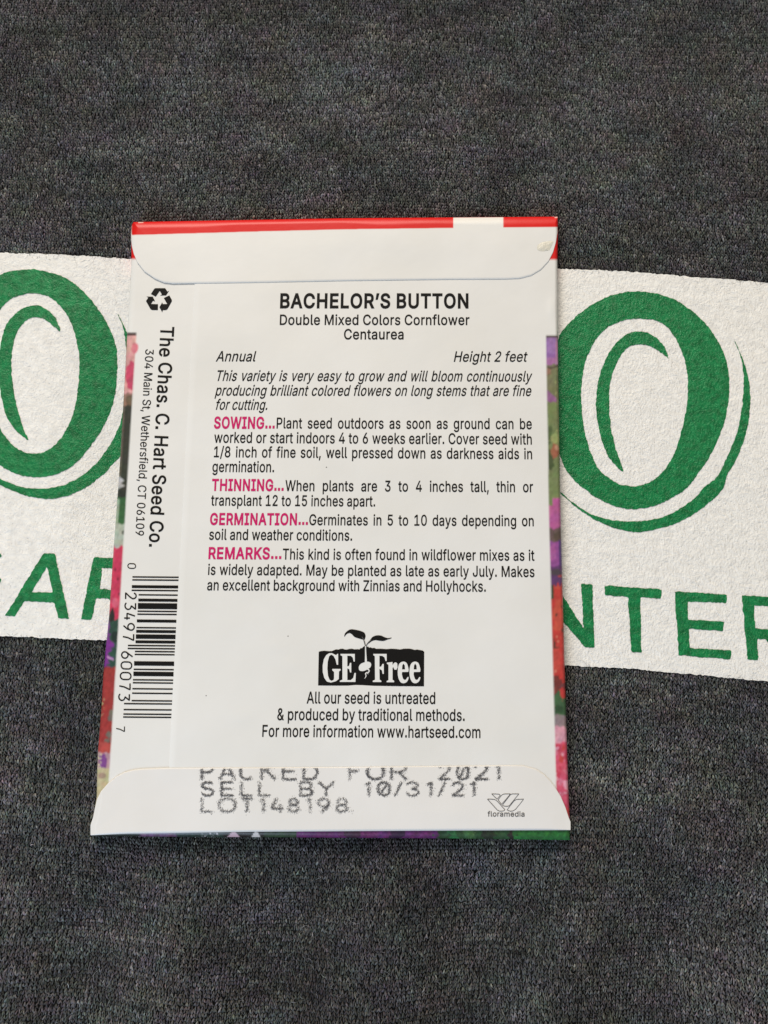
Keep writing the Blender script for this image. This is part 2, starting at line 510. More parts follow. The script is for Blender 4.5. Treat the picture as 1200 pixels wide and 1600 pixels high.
# left O
l_out = [(0, 429), (20, 423), (54, 421), (80, 426), (100, 433), (120, 446), (140, 466), (156, 487), (168, 507), (178, 530), (183, 557), (182.5, 590), (178, 624), (168, 654), (156, 676), (136, 704), (115, 726.5), (89, 740.5), (64, 745.5), (38, 743.7), (17, 736.5), (0, 727.8), (-28, 708), (-55, 670), (-72, 620), (-78, 565), (-72, 512), (-50, 468), (-24, 440)]
l_in = [(54, 458.4), (76, 463), (92, 476), (106, 495), (116, 518), (122, 546), (124, 572), (122.4, 600), (118.5, 628), (111.5, 655), (98.5, 680), (85, 696), (70, 706), (55, 709), (38, 706.6), (21, 696), (7, 680), (-6, 655), (-15, 615), (-19, 575), (-16, 535), (-9, 505), (2, 482), (16, 468), (34, 460.5)]
l_cr = [(93, 517), (91, 506), (86, 496), (76, 486), (60, 477.4), (46, 478), (30, 485), (16, 498), (6, 516), (1, 538), (-1, 560), (-0.5, 605), (4, 630), (12, 654), (24, 671), (44, 687.5), (38, 674), (32, 655), (26, 634), (21, 610), (18, 580), (19, 550), (23, 528), (30, 512), (42, 500), (54, 496), (68, 498), (80, 506)]
l_sh = [(184, 491), (190, 502), (196, 513), (201, 535), (203, 570), (202, 615), (198, 655), (193, 690), (187, 714), (176, 726), (157, 745), (127.5, 765), (102, 775.6), (76.5, 779.4), (51, 776.7), (25.5, 769), (0, 757.6), (-25, 742), (-48, 720), (-25, 735), (0, 748), (17, 755.4), (38, 761.8), (59.5, 763.5), (80.7, 762.4), (102, 756.5), (127.5, 743.7), (148.7, 726), (167, 702), (179, 682), (189, 657), (196, 620), (198, 575), (196, 535), (191, 508)]
letters.append(('white-inlaid green capital O left of the packet', [(l_out, 1), (l_in, 1), (l_cr, 0), (l_sh, 0)]))
plain = [
    ('green capital A at the left edge', [ZL([(38, 1325), (318, 870), (402, 870), (508, 1350), (428, 1345), (400, 1232), (182, 1219), (108, 1333)]), ZL([(232, 1155), (345, 965), (388, 1160)])]),
    ('green capital R half hidden by the packet left edge', [ZL([(597, 1352), (688, 898), (880, 903), (940, 940), (955, 1010), (930, 1100), (880, 1160), (930, 1365), (850, 1362), (805, 1200), (708, 1200), (672, 1355)]), ZL([(750, 975), (850, 978), (875, 1020), (860, 1100), (820, 1137), (735, 1130)])]),
    ('green capital N half hidden by the packet right edge', [ZB([(200, 590), (258, 593), (272, 932), (222, 930), (60, 745), (70, 915), (10, 912), (-5, 575), (50, 578), (211, 826)])]),
    ('green capital T right of the N', [ZB([(325, 600), (630, 620), (628, 670), (515, 662), (522, 957), (468, 955), (450, 660), (328, 652)])]),
    ('green capital E', [ZB([(700, 632), (980, 648), (978, 693), (768, 685), (771, 783), (965, 795), (960, 843), (775, 831), (780, 935), (1005, 948), (1003, 995), (722, 972)])]),
    ('green capital R cut by the right edge', [ZB([(1060, 652), (1230, 662), (1300, 690), (1325, 760), (1305, 840), (1250, 885), (1345, 1015), (1270, 1012), (1190, 888), (1140, 884), (1148, 1000), (1090, 998)]), ZB([(1125, 704), (1220, 712), (1255, 740), (1260, 790), (1225, 835), (1131, 830)])]),
    ('green capital G cut by the left edge', [[(3.0, 869.5), (0, 865), (-10, 856), (-40, 850), (-70, 868), (-82, 905), (-70, 945), (-40, 962), (-12, 955), (-4, 940), (-1, 914), (1.9, 909), (1.9, 904), (-34, 905), (-34, 918), (-18, 919), (-22, 940), (-42, 948), (-60, 936), (-66, 905), (-58, 875), (-40, 864), (-18, 868), (-8, 878)]]),
]
def letter(label, loops):
    o = on_shirt('printed_letter', loops, M_GREEN, panel, 0.00017, 16)
    o['label'] = label
for label, parts in letters:
    loops = [ragged(smooth_loop(L), 0.75, 31 + i) for i, (L, _) in enumerate(parts)]
    letter(label, loops)
for label, loops in plain:
    letter(label, [ragged(resample(L, 3.0), 0.75, 60) for L in loops])

# ------------------------------------------------------------------ the seed packet
def seam(y): return 304 + (y - 442) * (264 - 304) / (1198 - 442.0)
def sfold(d, r):
    t = np.clip(d / r, 0, 1)
    return np.sqrt(np.clip(1 - (1 - t) ** 2, 0, 1))
def pack_h(px, py):
    """height of the packet's upper face above the table plane, metres"""
    px = np.asarray(px, float); py = np.asarray(py, float)
    dl = px - left(py); dr = right(py) - px
    dt = py - top(px); db = bot(px) - py
    s = np.minimum(np.minimum(sfold(dl + .6, 10), sfold(dr + .6, 5)), np.minimum(sfold(dt + .6, 5.5 + 8 * vnoise(px / 75.0, px * 0, 19)), sfold(db + .6, 9)))
    u = np.clip(dl / (dl + dr + 1e-6), 0, 1); v = np.clip(dt / (dt + db + 1e-6), 0, 1)
    bulge = np.sin(math.pi * u) ** 0.8 * np.sin(math.pi * np.clip(v, 0, 1)) ** 0.6
    rip = (fbm(px / 130.0, py / 130.0, 40, 3) - 0.5)
    dent = np.exp(-((px - 862) / 7.0) ** 2 - ((py - 482) / 16.0) ** 2)
    for sx, sy, sa in ((430, 1010, .07), (455, 1040, .05), (620, 960, .05), (700, 1120, .06), (380, 1120, .06), (560, 1010, .04), (770, 1000, .05), (480, 1160, .05), (690, 640, .03), (640, 1150, .05)):
        dent = dent + sa * 10 * np.exp(-((px - sx) / 17.0) ** 2 - ((py - sy) / 13.0) ** 2)
    return (0.45 + 1.05 * s + 0.45 * bulge + 0.38 * rip * np.minimum(1, np.minimum(np.minimum(dl, dr), np.minimum(dt, db)).clip(0) / 40) + 0.10 * dent) * MM
PO = tuple(unproj(np.array(530.0), np.array(830.0), 0.0))
packet = thing('seed_packet', (PO[0], PO[1], 0.0), 'white paper seed packet lying printed back side up on the dark t-shirt', 'seed packet')

def sheet(name, X, Y, off, mat, parent, colf=None, skirt=0.0, sides='', floor_z=None, proud=False):
    """paper grid in photo-pixel coordinates on the packet surface, with turned-down edges"""
    def pos(x, y, o):
        if proud:          # a stiff flap that does not follow the rounded folds
            hx = np.clip(x, left(y) + 7, right(y) - 7)
            return unproj(x, y, pack_h(hx, np.minimum(y, bot(hx) - 8)) + o)
        return unproj(x, y, pack_h(x, y) + o)
    ny, nx = X.shape
    O = np.zeros_like(X) + off
    P = pos(X, Y, O).reshape(-1, 3)
    idx = np.arange(nx * ny).reshape(ny, nx)
    F = [np.stack([idx[:-1, :-1], idx[1:, :-1], idx[1:, 1:], idx[:-1, 1:]], -1).reshape(-1, 4)]
    V = [P]; XY = [np.stack([X, Y], -1).reshape(-1, 2)]; n = nx * ny
    for s in sides:
        line = {'L': idx[:, 0], 'R': idx[::-1, -1], 'T': idx[0, ::-1], 'B': idx[-1, :]}[s]
        q = P[line].copy()
        if floor_z is not None: q[:, 2] = floor_z
        else: q[:, 2] -= skirt
        V.append(q); XY.append(XY[0][line])
        m = np.arange(len(line)) + n; n += len(line)
        F.append(np.stack([line[:-1], m[:-1], m[1:], line[1:]], -1))
    V = np.concatenate(V); F = np.concatenate(F); XY = np.concatenate(XY)
    cols = None
    if colf is not None:
        jx = 1.6 * (fbm(XY[:, 0] / 3.0, XY[:, 1] / 3.0, 61, 2) - 0.5); jy = 2.4 * (fbm(XY[:, 0] / 3.0, XY[:, 1] / 3.0, 62, 2) - 0.5)
        soft = 1.0 if name in ('side_tab', 'back_panel') else 0.35
        cols = np.mean([colf(XY[:, 0] + soft * a + 0 * jx, XY[:, 1] + soft * b) for a, b in ((0, 0), (-1.0, 1.1), (1.0, -1.1), (.7, .9), (-.7, -.9), (0, 1.8), (0, -1.8), (1.4, 0), (-1.4, 0))], axis=0)
    return make_obj(name, V, F, mat, parent, cols)

WHITE = np.array([0.765, 0.745, 0.70])
RED = lin((214, 16, 8))
def paint(c, mask, col): c[mask] = lin(col) if max(col) > 1.5 else col
def blob(c, x, y, cx, cy, rx, ry, col, jag=0.5, seed=1, fr=6.0):
    d = ((x - cx) / rx) ** 2 + ((y - cy) / ry) ** 2
    d = d * (1 + jag * 2 * (vnoise(x / fr, y / fr, seed) - 0.5))
    paint(c, d < 1, col)
def mottle(c, x, y, amt, seed, mask, sc=4.0):
    k = (1 + amt * 2 * (fbm(x / sc, y / sc, seed, 3) - 0.5)) * (1 + 0.8 * amt * 2 * (vnoise((x + y * 0.6) / 1.5, (y - x * 0.5) / 6.0, seed + 8) - 0.5)) * 0.86
    g = c.mean(1, keepdims=True); c[:] = np.where(mask[:, None], g + (c - g) * 0.9, c)
    h = 1 + 0.4 * amt * 2 * (np.stack([vnoise(x / 7, y / 7, seed + i) for i in (1, 2, 3)], -1) - 0.5)
    c[mask] = np.clip(c * k[:, None] * h, 0, 1)[mask]

def col_left(x, y):
    c = np.zeros((len(x), 3)) + WHITE
    xb = 213 + (y - 522) * (169.8 - 213) / 700.0
    ph = (y > 519.8) & (x < xb)
    paint(c, ph, (96, 70, 62))
    paint(c, (y < 404.5), tuple(RED))
    jy = y + 5 * (vnoise(x / 5, y / 9, 3) - 0.5)
    xe = x - left(y)                                   # distance from the fold
    def seg(a, b, col, extra=True): paint(c, ph & (jy >= a) & (jy < b) & extra, col)
    seg(0, 560, (226, 168, 158)); seg(556, 566, (222, 150, 150)); seg(560, 640, (226, 160, 156))
    blob(c, x, y, 210, 545, 5, 9, (218, 118, 130), 0.6, 2); 
    d = ((x - 207) / 11) ** 2 + ((y - 588) / 23) ** 2; paint(c, ph & (d * (1 + 0.4 * (vnoise(x / 6, y / 6, 5) - 0.5)) < 1), (208, 62, 100))
    seg(614, 636, (158, 122, 100)); d = ((x - 204) / 8) ** 2 + ((y - 626) / 9) ** 2; paint(c, ph & (d < 1), (112, 92, 70))
    seg(634, 780, (58, 60, 48))
    seg(634, 745, (98, 86, 72), xe < 3)
    for cy, h_, w_ in ((751, 7, 9), (759, 5, 11), (778, 7, 4)):
        d = np.abs(y - cy) / h_ + xe / w_; paint(c, ph & (d < 1), (186, 186, 178))
    seg(770, 817, (56, 104, 56)); seg(766, 776, (46, 52, 42)); seg(780, 817, (150, 172, 142), xe < 4)
    seg(817, 866, (176, 186, 168)); d = ((x - 195) / 5) ** 2 + ((y - 832) / 4) ** 2; paint(c, ph & (d < 1), (96, 104, 90))
    tooth = 851 + 6 * np.abs(np.sin(xe / 4.2 + 0.3))
    paint(c, ph & (y > tooth) & (y < 985), (212, 40, 84))
    d = ((x - 180) / 5) ** 2 + ((y - 942) / 8) ** 2; paint(c, ph & (d < 1), (226, 92, 122))
    for sx, sy in ((180, 890), (192, 887), (186, 928), (184, 905)):
        d = ((x - sx) / 1.6) ** 2 + ((y - sy) / 2.2) ** 2; paint(c, ph & (d < 1), (120, 26, 46))
    edge = 973 - 1.6 * np.clip(xe - 6, 0, 8) + 0 * y
    paint(c, ph & (y > 948 + 2.6 * np.abs(xe - 4.5)) & (y < 1044) & (xe < 9), (46, 44, 40))
    paint(c, ph & (y > 974 - 0.5 * xe) & (y < 1046), (46, 82, 66))
    d = ((x - 180) / 6) ** 2 + ((y - 995) / 9) ** 2; paint(c, ph & (d < 1), (34, 54, 46))
    for cy, h_, w_ in ((979, 9, 3), (992, 5, 6), (1008, 14, 13), (1016, 8, 10), (1028, 6, 13), (1036, 6, 9), (1042, 5, 10)):
        d = np.abs(y - cy) / h_ + (xe - 0.4) / w_ + 0.5 * (vnoise(x / 2.5, y / 2, 9) - 0.5); paint(c, ph & (d < 1), (124, 38, 140))
    d = np.abs((y - 1027) - 0.45 * (xe - 5)) ; paint(c, ph & (d < 1.2) & (xe > 3) & (xe < 14), (206, 150, 196))
    seg(1043, 1178, (166, 48, 42))
    for sx, sy, rx, ry in ((174, 1117, 4.5, 8), (171, 1122, 3, 4), (167, 1158, 4, 4), (170, 1148, 4, 5)):
        d = ((x - sx) / rx) ** 2 + ((y - sy) / ry) ** 2; paint(c, ph & (d * (1 + (vnoise(x / 3, y / 3, 8) - 0.5)) < 1), (118, 108, 96))
    paint(c, ph & (y > 1090) & (y < 1120) & (vnoise(x / 2.2, y / 2.2, 21) > 0.72) & (xe < 4), (196, 178, 128))
    seg(1160, 1178, (190, 70, 60))
    seg(1176, 1202, (196, 150, 160)); d = ((x - 160) / 8) ** 2 + ((y - 1190) / 12) ** 2; paint(c, ph & (d * (1 + 0.8 * (vnoise(x / 3, y / 3, 6) - 0.5)) < 1), (132, 62, 142))
    paint(c, ph & (y > 1178) & (y < 1210) & (vnoise(x / 2.0, y / 2.0, 22) > 0.55) & (xe < 6), (224, 208, 156))
    seg(1201, 1400, (200, 186, 140)); d = ((x - 160) / 6) ** 2 + ((y - 1212) / 5) ** 2; paint(c, ph & (d < 1), (170, 140, 118))
    mottle(c, x, y, 0.22, 33, ph)
    paint(c, ph & (y < 524.2), (66, 48, 44))
    return np.clip(c, 0, 1)

def col_right(x, y):
    c = np.zeros((len(x), 3)) + WHITE
    xb = np.interp(y, [524, 650, 780, 820, 920, 1040, 1130, 1230, 1300], [853, 855.4, 857.4, 858.4, 861, 864, 866.6, 869, 871])
    ph = (y > 524.0) & (x > xb)
    xi = x - xb
    paint(c, ph, (110, 64, 62))
    paint(c, (y < 405.5) & (x > 700), tuple(RED))
    jy = y + 6 * (vnoise(x / 5, y / 9, 13) - 0.5)
    def seg(a, b, col, extra=True): paint(c, ph & (jy >= a) & (jy < b) & extra, col)
    def spot(cx, cy, rx, ry, col, j=0.6, fr=3.5):
        d = ((x - cx) / rx) ** 2 + ((y - cy) / ry) ** 2
        paint(c, ph & (d * (1 + j * 2 * (vnoise(x / fr, y / fr, 18) - 0.5)) < 1), col)
    seg(0, 572, (150, 100, 166)); seg(527, 552, (158, 116, 176)); seg(560, 570, (176, 112, 166)); seg(524, 604, (206, 146, 190), xi > 15)
    seg(570, 640, (128, 128, 88)); spot(856, 580, 5, 6, (160, 120, 92)); paint(c, ph & (np.abs(y - 573 - 2 * np.sin(x / 4)) < 1.4), (86, 76, 60))
    paint(c, ph & (y > 609 + 0.9 * xi) & (y < 629) & (xi < 15), (152, 96, 146))
    seg(629, 796, (126, 140, 86)); spot(858, 680, 5, 14, (92, 110, 62)); spot(859, 720, 6, 16, (80, 96, 56)); spot(868, 685, 8, 8, (160, 168, 100)); spot(868, 704, 6.5, 10, (170, 104, 72)); spot(871, 700, 3, 4, (204, 148, 116))
    paint(c, ph & (vnoise(x / 2, y / 2, 71) > 0.8) & (y > 570) & (y < 720) & (xi > 13), (186, 186, 120))
    paint(c, ph & (y > np.where(xi > 6, 778, 790)) & (y < 832), (190, 88, 152)); spot(858, 800, 4, 10, (206, 110, 160))
    seg(826, 848, (112, 88, 84)); spot(872, 838, 6, 9, (96, 80, 66)); seg(846, 884, (152, 72, 150)); spot(863, 864, 6, 12, (178, 88, 160)); seg(845, 890, (92, 60, 130), xi > 14)
    seg(884, 918, (100, 56, 108)); spot(868, 894, 8, 5, (84, 70, 78))
    paint(c, ph & (y > 914 + 0.9 * np.clip(8 - xi, 0, 9) + 4 * np.sin(x)) & (y < 1068), (206, 50, 40)); 
    paint(c, ph & (y > 914) & (y < 936) & (xi < 4), (64, 70, 44))
    spot(873, 962, 9, 26, (210, 76, 50), 0.9, 9); spot(868, 1030, 8, 18, (206, 66, 50), 0.9, 8)
    for sx, sy, rx, ry in ((869, 960, 1.6, 2.4), (879, 985, 2, 4), (866, 1008, 1.2, 8), (871, 1012, 5, 1.2), (878, 948, 1.2, 1.2)):
        spot(sx, sy, rx, ry, (110, 60, 44), 0.8)
    for sx, sy in ((870, 995), (868, 1049), (872, 1002)): spot(sx, sy, 1.6, 2.0, (226, 130, 106))
    seg(1056, 1082, (122, 54, 44), xi < 9); spot(872, 1066, 7, 7, (128, 52, 44))
    paint(c, ph & (y > 1076 + 1.2 * np.clip(10 - xi, 0, 12)) & (y < 1124), (70, 106, 66)); spot(880, 1083, 5, 10, (208, 50, 44)); spot(866, 1080, 3, 5, (150, 60, 50)); spot(872, 1108, 8, 6, (52, 84, 52))
    seg(1118, 1140, (150, 130, 132)); seg(1136, 1170, (226, 156, 174)); seg(1160, 1330, (220, 78, 108))
    for k in range(26):
        rx_ = 2 + 4 * hashn(np.array([k]), np.array([3]), 5)[0]; cy_ = 1168 + 118 * hashn(np.array([k]), np.array([7]), 9)[0]
        spot(868 + 20 * hashn(np.array([k]), np.array([1]), 2)[0], cy_, rx_, rx_ * 1.5, ((232, 120, 146), (214, 52, 84), (238, 160, 176), (206, 60, 60))[k % 4], 1.0, 3.0)
    mottle(c, x, y, 0.18, 53, ph)
    paint(c, ph & (y < 527.6), (88, 72, 68))
    return np.clip(c, 0, 1)

def col_front(x, y):
    c = np.zeros((len(x), 3)) + lin((40, 48, 40))
    b = y > 1280
    jx = x + 12 * (vnoise(x / 9, y / 5, 4) - 0.5)
    def seg(a, e, col): paint(c, b & (jx >= a) & (jx < e), col)
    seg(140, 222, (34, 42, 36)); seg(216, 276, (112, 76, 112)); seg(276, 352, (36, 56, 48)); seg(352, 412, (40, 38, 34)); seg(410, 466, (50, 72, 46))
    seg(464, 682, (108, 34, 104)); seg(540, 560, (70, 32, 60)); seg(610, 630, (60, 26, 66)); seg(680, 900, (44, 84, 44)); seg(724, 742, (70, 110, 58)); seg(756, 772, (40, 52, 34)); seg(796, 806, (44, 40, 34)); seg(806, 900, (40, 112, 48)); seg(700, 712, (48, 120, 62))
    mottle(c, x, y, 0.45, 81, b, 3.5)
    paint(c, b & (np.abs(x - 365) < (y - 1297) * 0.9) & (y > 1298), (206, 172, 182)); paint(c, b & (np.abs(x - 400) < (y - 1296) * 0.6), (214, 206, 200))
    paint(c, b & (x > 316) & (x < 342) & (vnoise(x / 1.6, y / 3, 30) > 0.72), (196, 190, 190))
    paint(c, (y < 420), tuple(RED))
    return np.clip(c, 0, 1)

def cols_between(a, b, spec):
    """columns: list of absolute offsets from a (first) / b (last)"""
    return spec
# front sheet: the photo side, turned up along the bottom and round every fold
ys = np.r_[np.arange(347, 1285, 20.0), np.arange(1285, 1306, 1.0)]
us = np.r_[np.linspace(0, 0.03, 16), np.linspace(0.034, 0.966, 330), np.linspace(0.97, 1, 16)]
Yg, Ug = np.meshgrid(ys, us, indexing='ij')
vv = (Yg - 347) / (1305 - 347)
Xl = left(Yg); Xr = right(Yg); Xg = Xl + (Xr - Xl) * Ug
Yg = top(Xg) + vv * (bot(Xg) - top(Xg))
front = sheet('front_sheet', Xg, Yg, -0.00008, M_PAPER_PRINT, packet, col_front, sides='LRTB', floor_z=-0.0030)

# left tab: same sheet folded over from the left, carrying the address strip and barcode
ys = np.r_[np.arange(350, 1298, 1.0)]
offs = np.r_[np.arange(0, 34, 1.0)]
fr = np.linspace(0, 1, 12)[1:]
Yg = np.repeat(ys[:, None], len(offs) + len(fr), 1)
lx = left(ys)[:, None]; sx = seam(ys)[:, None] + 4
Xg = np.concatenate([lx + offs[None], lx + 33 + (sx - lx - 33) * fr[None]], 1)
Yg = np.maximum(Yg, top(Xg) + 2)
tab = sheet('side_tab', Xg, Yg, 0.0, M_PAPER_PRINT, packet, col_left, sides='L', floor_z=-0.0030)

# back panel: from its glued edge at the seam to the right fold
offs = np.r_[np.arange(34, -0.5, -1.0)]
fr = np.linspace(0, 1, 60)[:-1]
sx = seam(ys)[:, None]; rx = right(ys)[:, None]
Xg = np.concatenate([np.c_[sx, sx + 0.9], sx + 0.9 + (rx - 34 - sx - 0.9) * fr[None][:, 1:], rx - offs[None]], 1)
Yg = np.repeat(ys[:, None], Xg.shape[1], 1)
Yg = np.maximum(Yg, top(Xg) + 2)
OFF = np.zeros_like(Xg) + 0.00010
OFF[:, 0] = 0.00001
back = sheet('back_panel', Xg, Yg, OFF, M_PAPER_PRINT, packet, col_right, sides='R', floor_z=-0.0030)

# top flap
FT = np.array([(204.6, 366), (204.8, 372), (206, 384), (209, 396), (215, 410), (226, 424), (242, 435), (256, 441), (270, 442.6), (400, 440.8), (540, 438), (700, 436), (790, 435.5), (812, 434.5), (830, 430), (845, 421), (857, 408), (864, 394), (868.5, 378), (871.2, 362)])
# monotone x for interpolation
FT[:, 0] = np.maximum.accumulate(FT[:, 0] + np.arange(len(FT)) * 1e-4)
xs = np.r_[np.linspace(204.7, 216, 30), np.linspace(217, 275, 40), np.linspace(278, 700, 110), np.linspace(703, 793, 61), np.linspace(795, 855, 40), np.linspace(855.6, 871.2, 36)]
yb = np.interp(xs, FT[:, 0], FT[:, 1])
yt = np.interp(xs, [204.7, 206, 208.5, 540, 871.5], [368, 352, 347.2, 341.2, 338.9])
rows = np.r_[np.arange(0, 30, 1.0)]
R = []
for r in rows: R.append(np.minimum(yt + r, yb))
y30 = np.minimum(yt + 29, yb)
for f in np.linspace(0, 1, 24)[1:]: R.append(y30 + (yb - y30) * f)
for d in (0.5, 1.0): R.append(yb + d * 0.7)
Yg = np.array(R); Xg = np.repeat(xs[None], len(R), 0)
OFF = np.zeros_like(Xg) + 0.00022
OFF[-1] = 0.00012; OFF[-2] = 0.00019
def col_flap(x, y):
    c = np.zeros((len(x), 3)) + WHITE
    lim = np.interp(x, [204, 209, 420, 540, 700, 871], [367.5, 367.2, 361.2, 358.3, 356.3, 354.6])
    red = (y < lim) & ~((x > 708.4) & (x < 786.6)) & (x > 205.8 + np.clip(y - 364, 0, 9) * 0.2)
    c[red] = RED
    worn = (y < yt0(x) + 0.9 + 1.2 * vnoise(x / 14, y * 0, 6)) & (vnoise(x / 11, y * 0, 12) > 0.66) & ((x < 224) | (x > 850))
    c[worn] = lin((236, 200, 190))
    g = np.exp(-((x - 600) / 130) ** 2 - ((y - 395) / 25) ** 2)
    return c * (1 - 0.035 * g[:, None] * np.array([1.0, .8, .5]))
yt0 = lambda x: np.interp(x, [204.7, 206, 208.5, 540, 871.5], [368, 352, 347.2, 341.2, 338.9])
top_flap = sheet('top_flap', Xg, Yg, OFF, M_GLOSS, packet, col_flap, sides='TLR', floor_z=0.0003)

# bottom flap
FB = np.array([(141.2, 1290), (143, 1284), (145.5, 1277), (148, 1264), (151.5, 1249), (158, 1236), (169.5, 1223), (182, 1213), (195, 1206.5), (208, 1203), (222, 1201.4), (264, 1200), (400, 1199.5), (547, 1198.6), (700, 1197), (790, 1196), (818, 1196.3), (838, 1202), (850, 1210), (860, 1220), (868, 1231), (876, 1244), (883, 1260), (889, 1278), (892, 1285)])
xs = np.r_[np.linspace(141.4, 172, 44), np.linspace(173, 230, 40), np.linspace(234, 800, 150), np.linspace(803, 860, 40), np.linspace(861, 891.6, 44)]
yt = np.interp(xs, FB[:, 0], FB[:, 1])
yb = np.interp(xs, [141, 143, 200, 400, 640, 891.6], [1304.8, 1305.2, 1302.5, 1299.6, 1298, 1297])
R = [yt, yt + 0.8, yt + 1.6, yt + 3.2]
for f in np.linspace(0, 1, 26)[1:]: R.append(yt + 3.2 + (yb - yt - 3.2) * f)
Yg = np.array(R); Xg = np.repeat(xs[None], len(R), 0)
OFF = np.zeros_like(Xg) + 0.00022
OFF[0] = 0.00015; OFF[1] = 0.00021; OFF[-1] = 0.00021
# the flap's two lower corners stand a little proud of the body
def col_bf(x, y):
    c = np.zeros((len(x), 3)) + WHITE * np.array([1.0, 0.985, 0.985])
    return c
bottom_flap = sheet('bottom_flap', Xg, Yg, OFF, M_GLOSS, packet, col_bf, skirt=0.00014, sides='TBLR', proud=True)

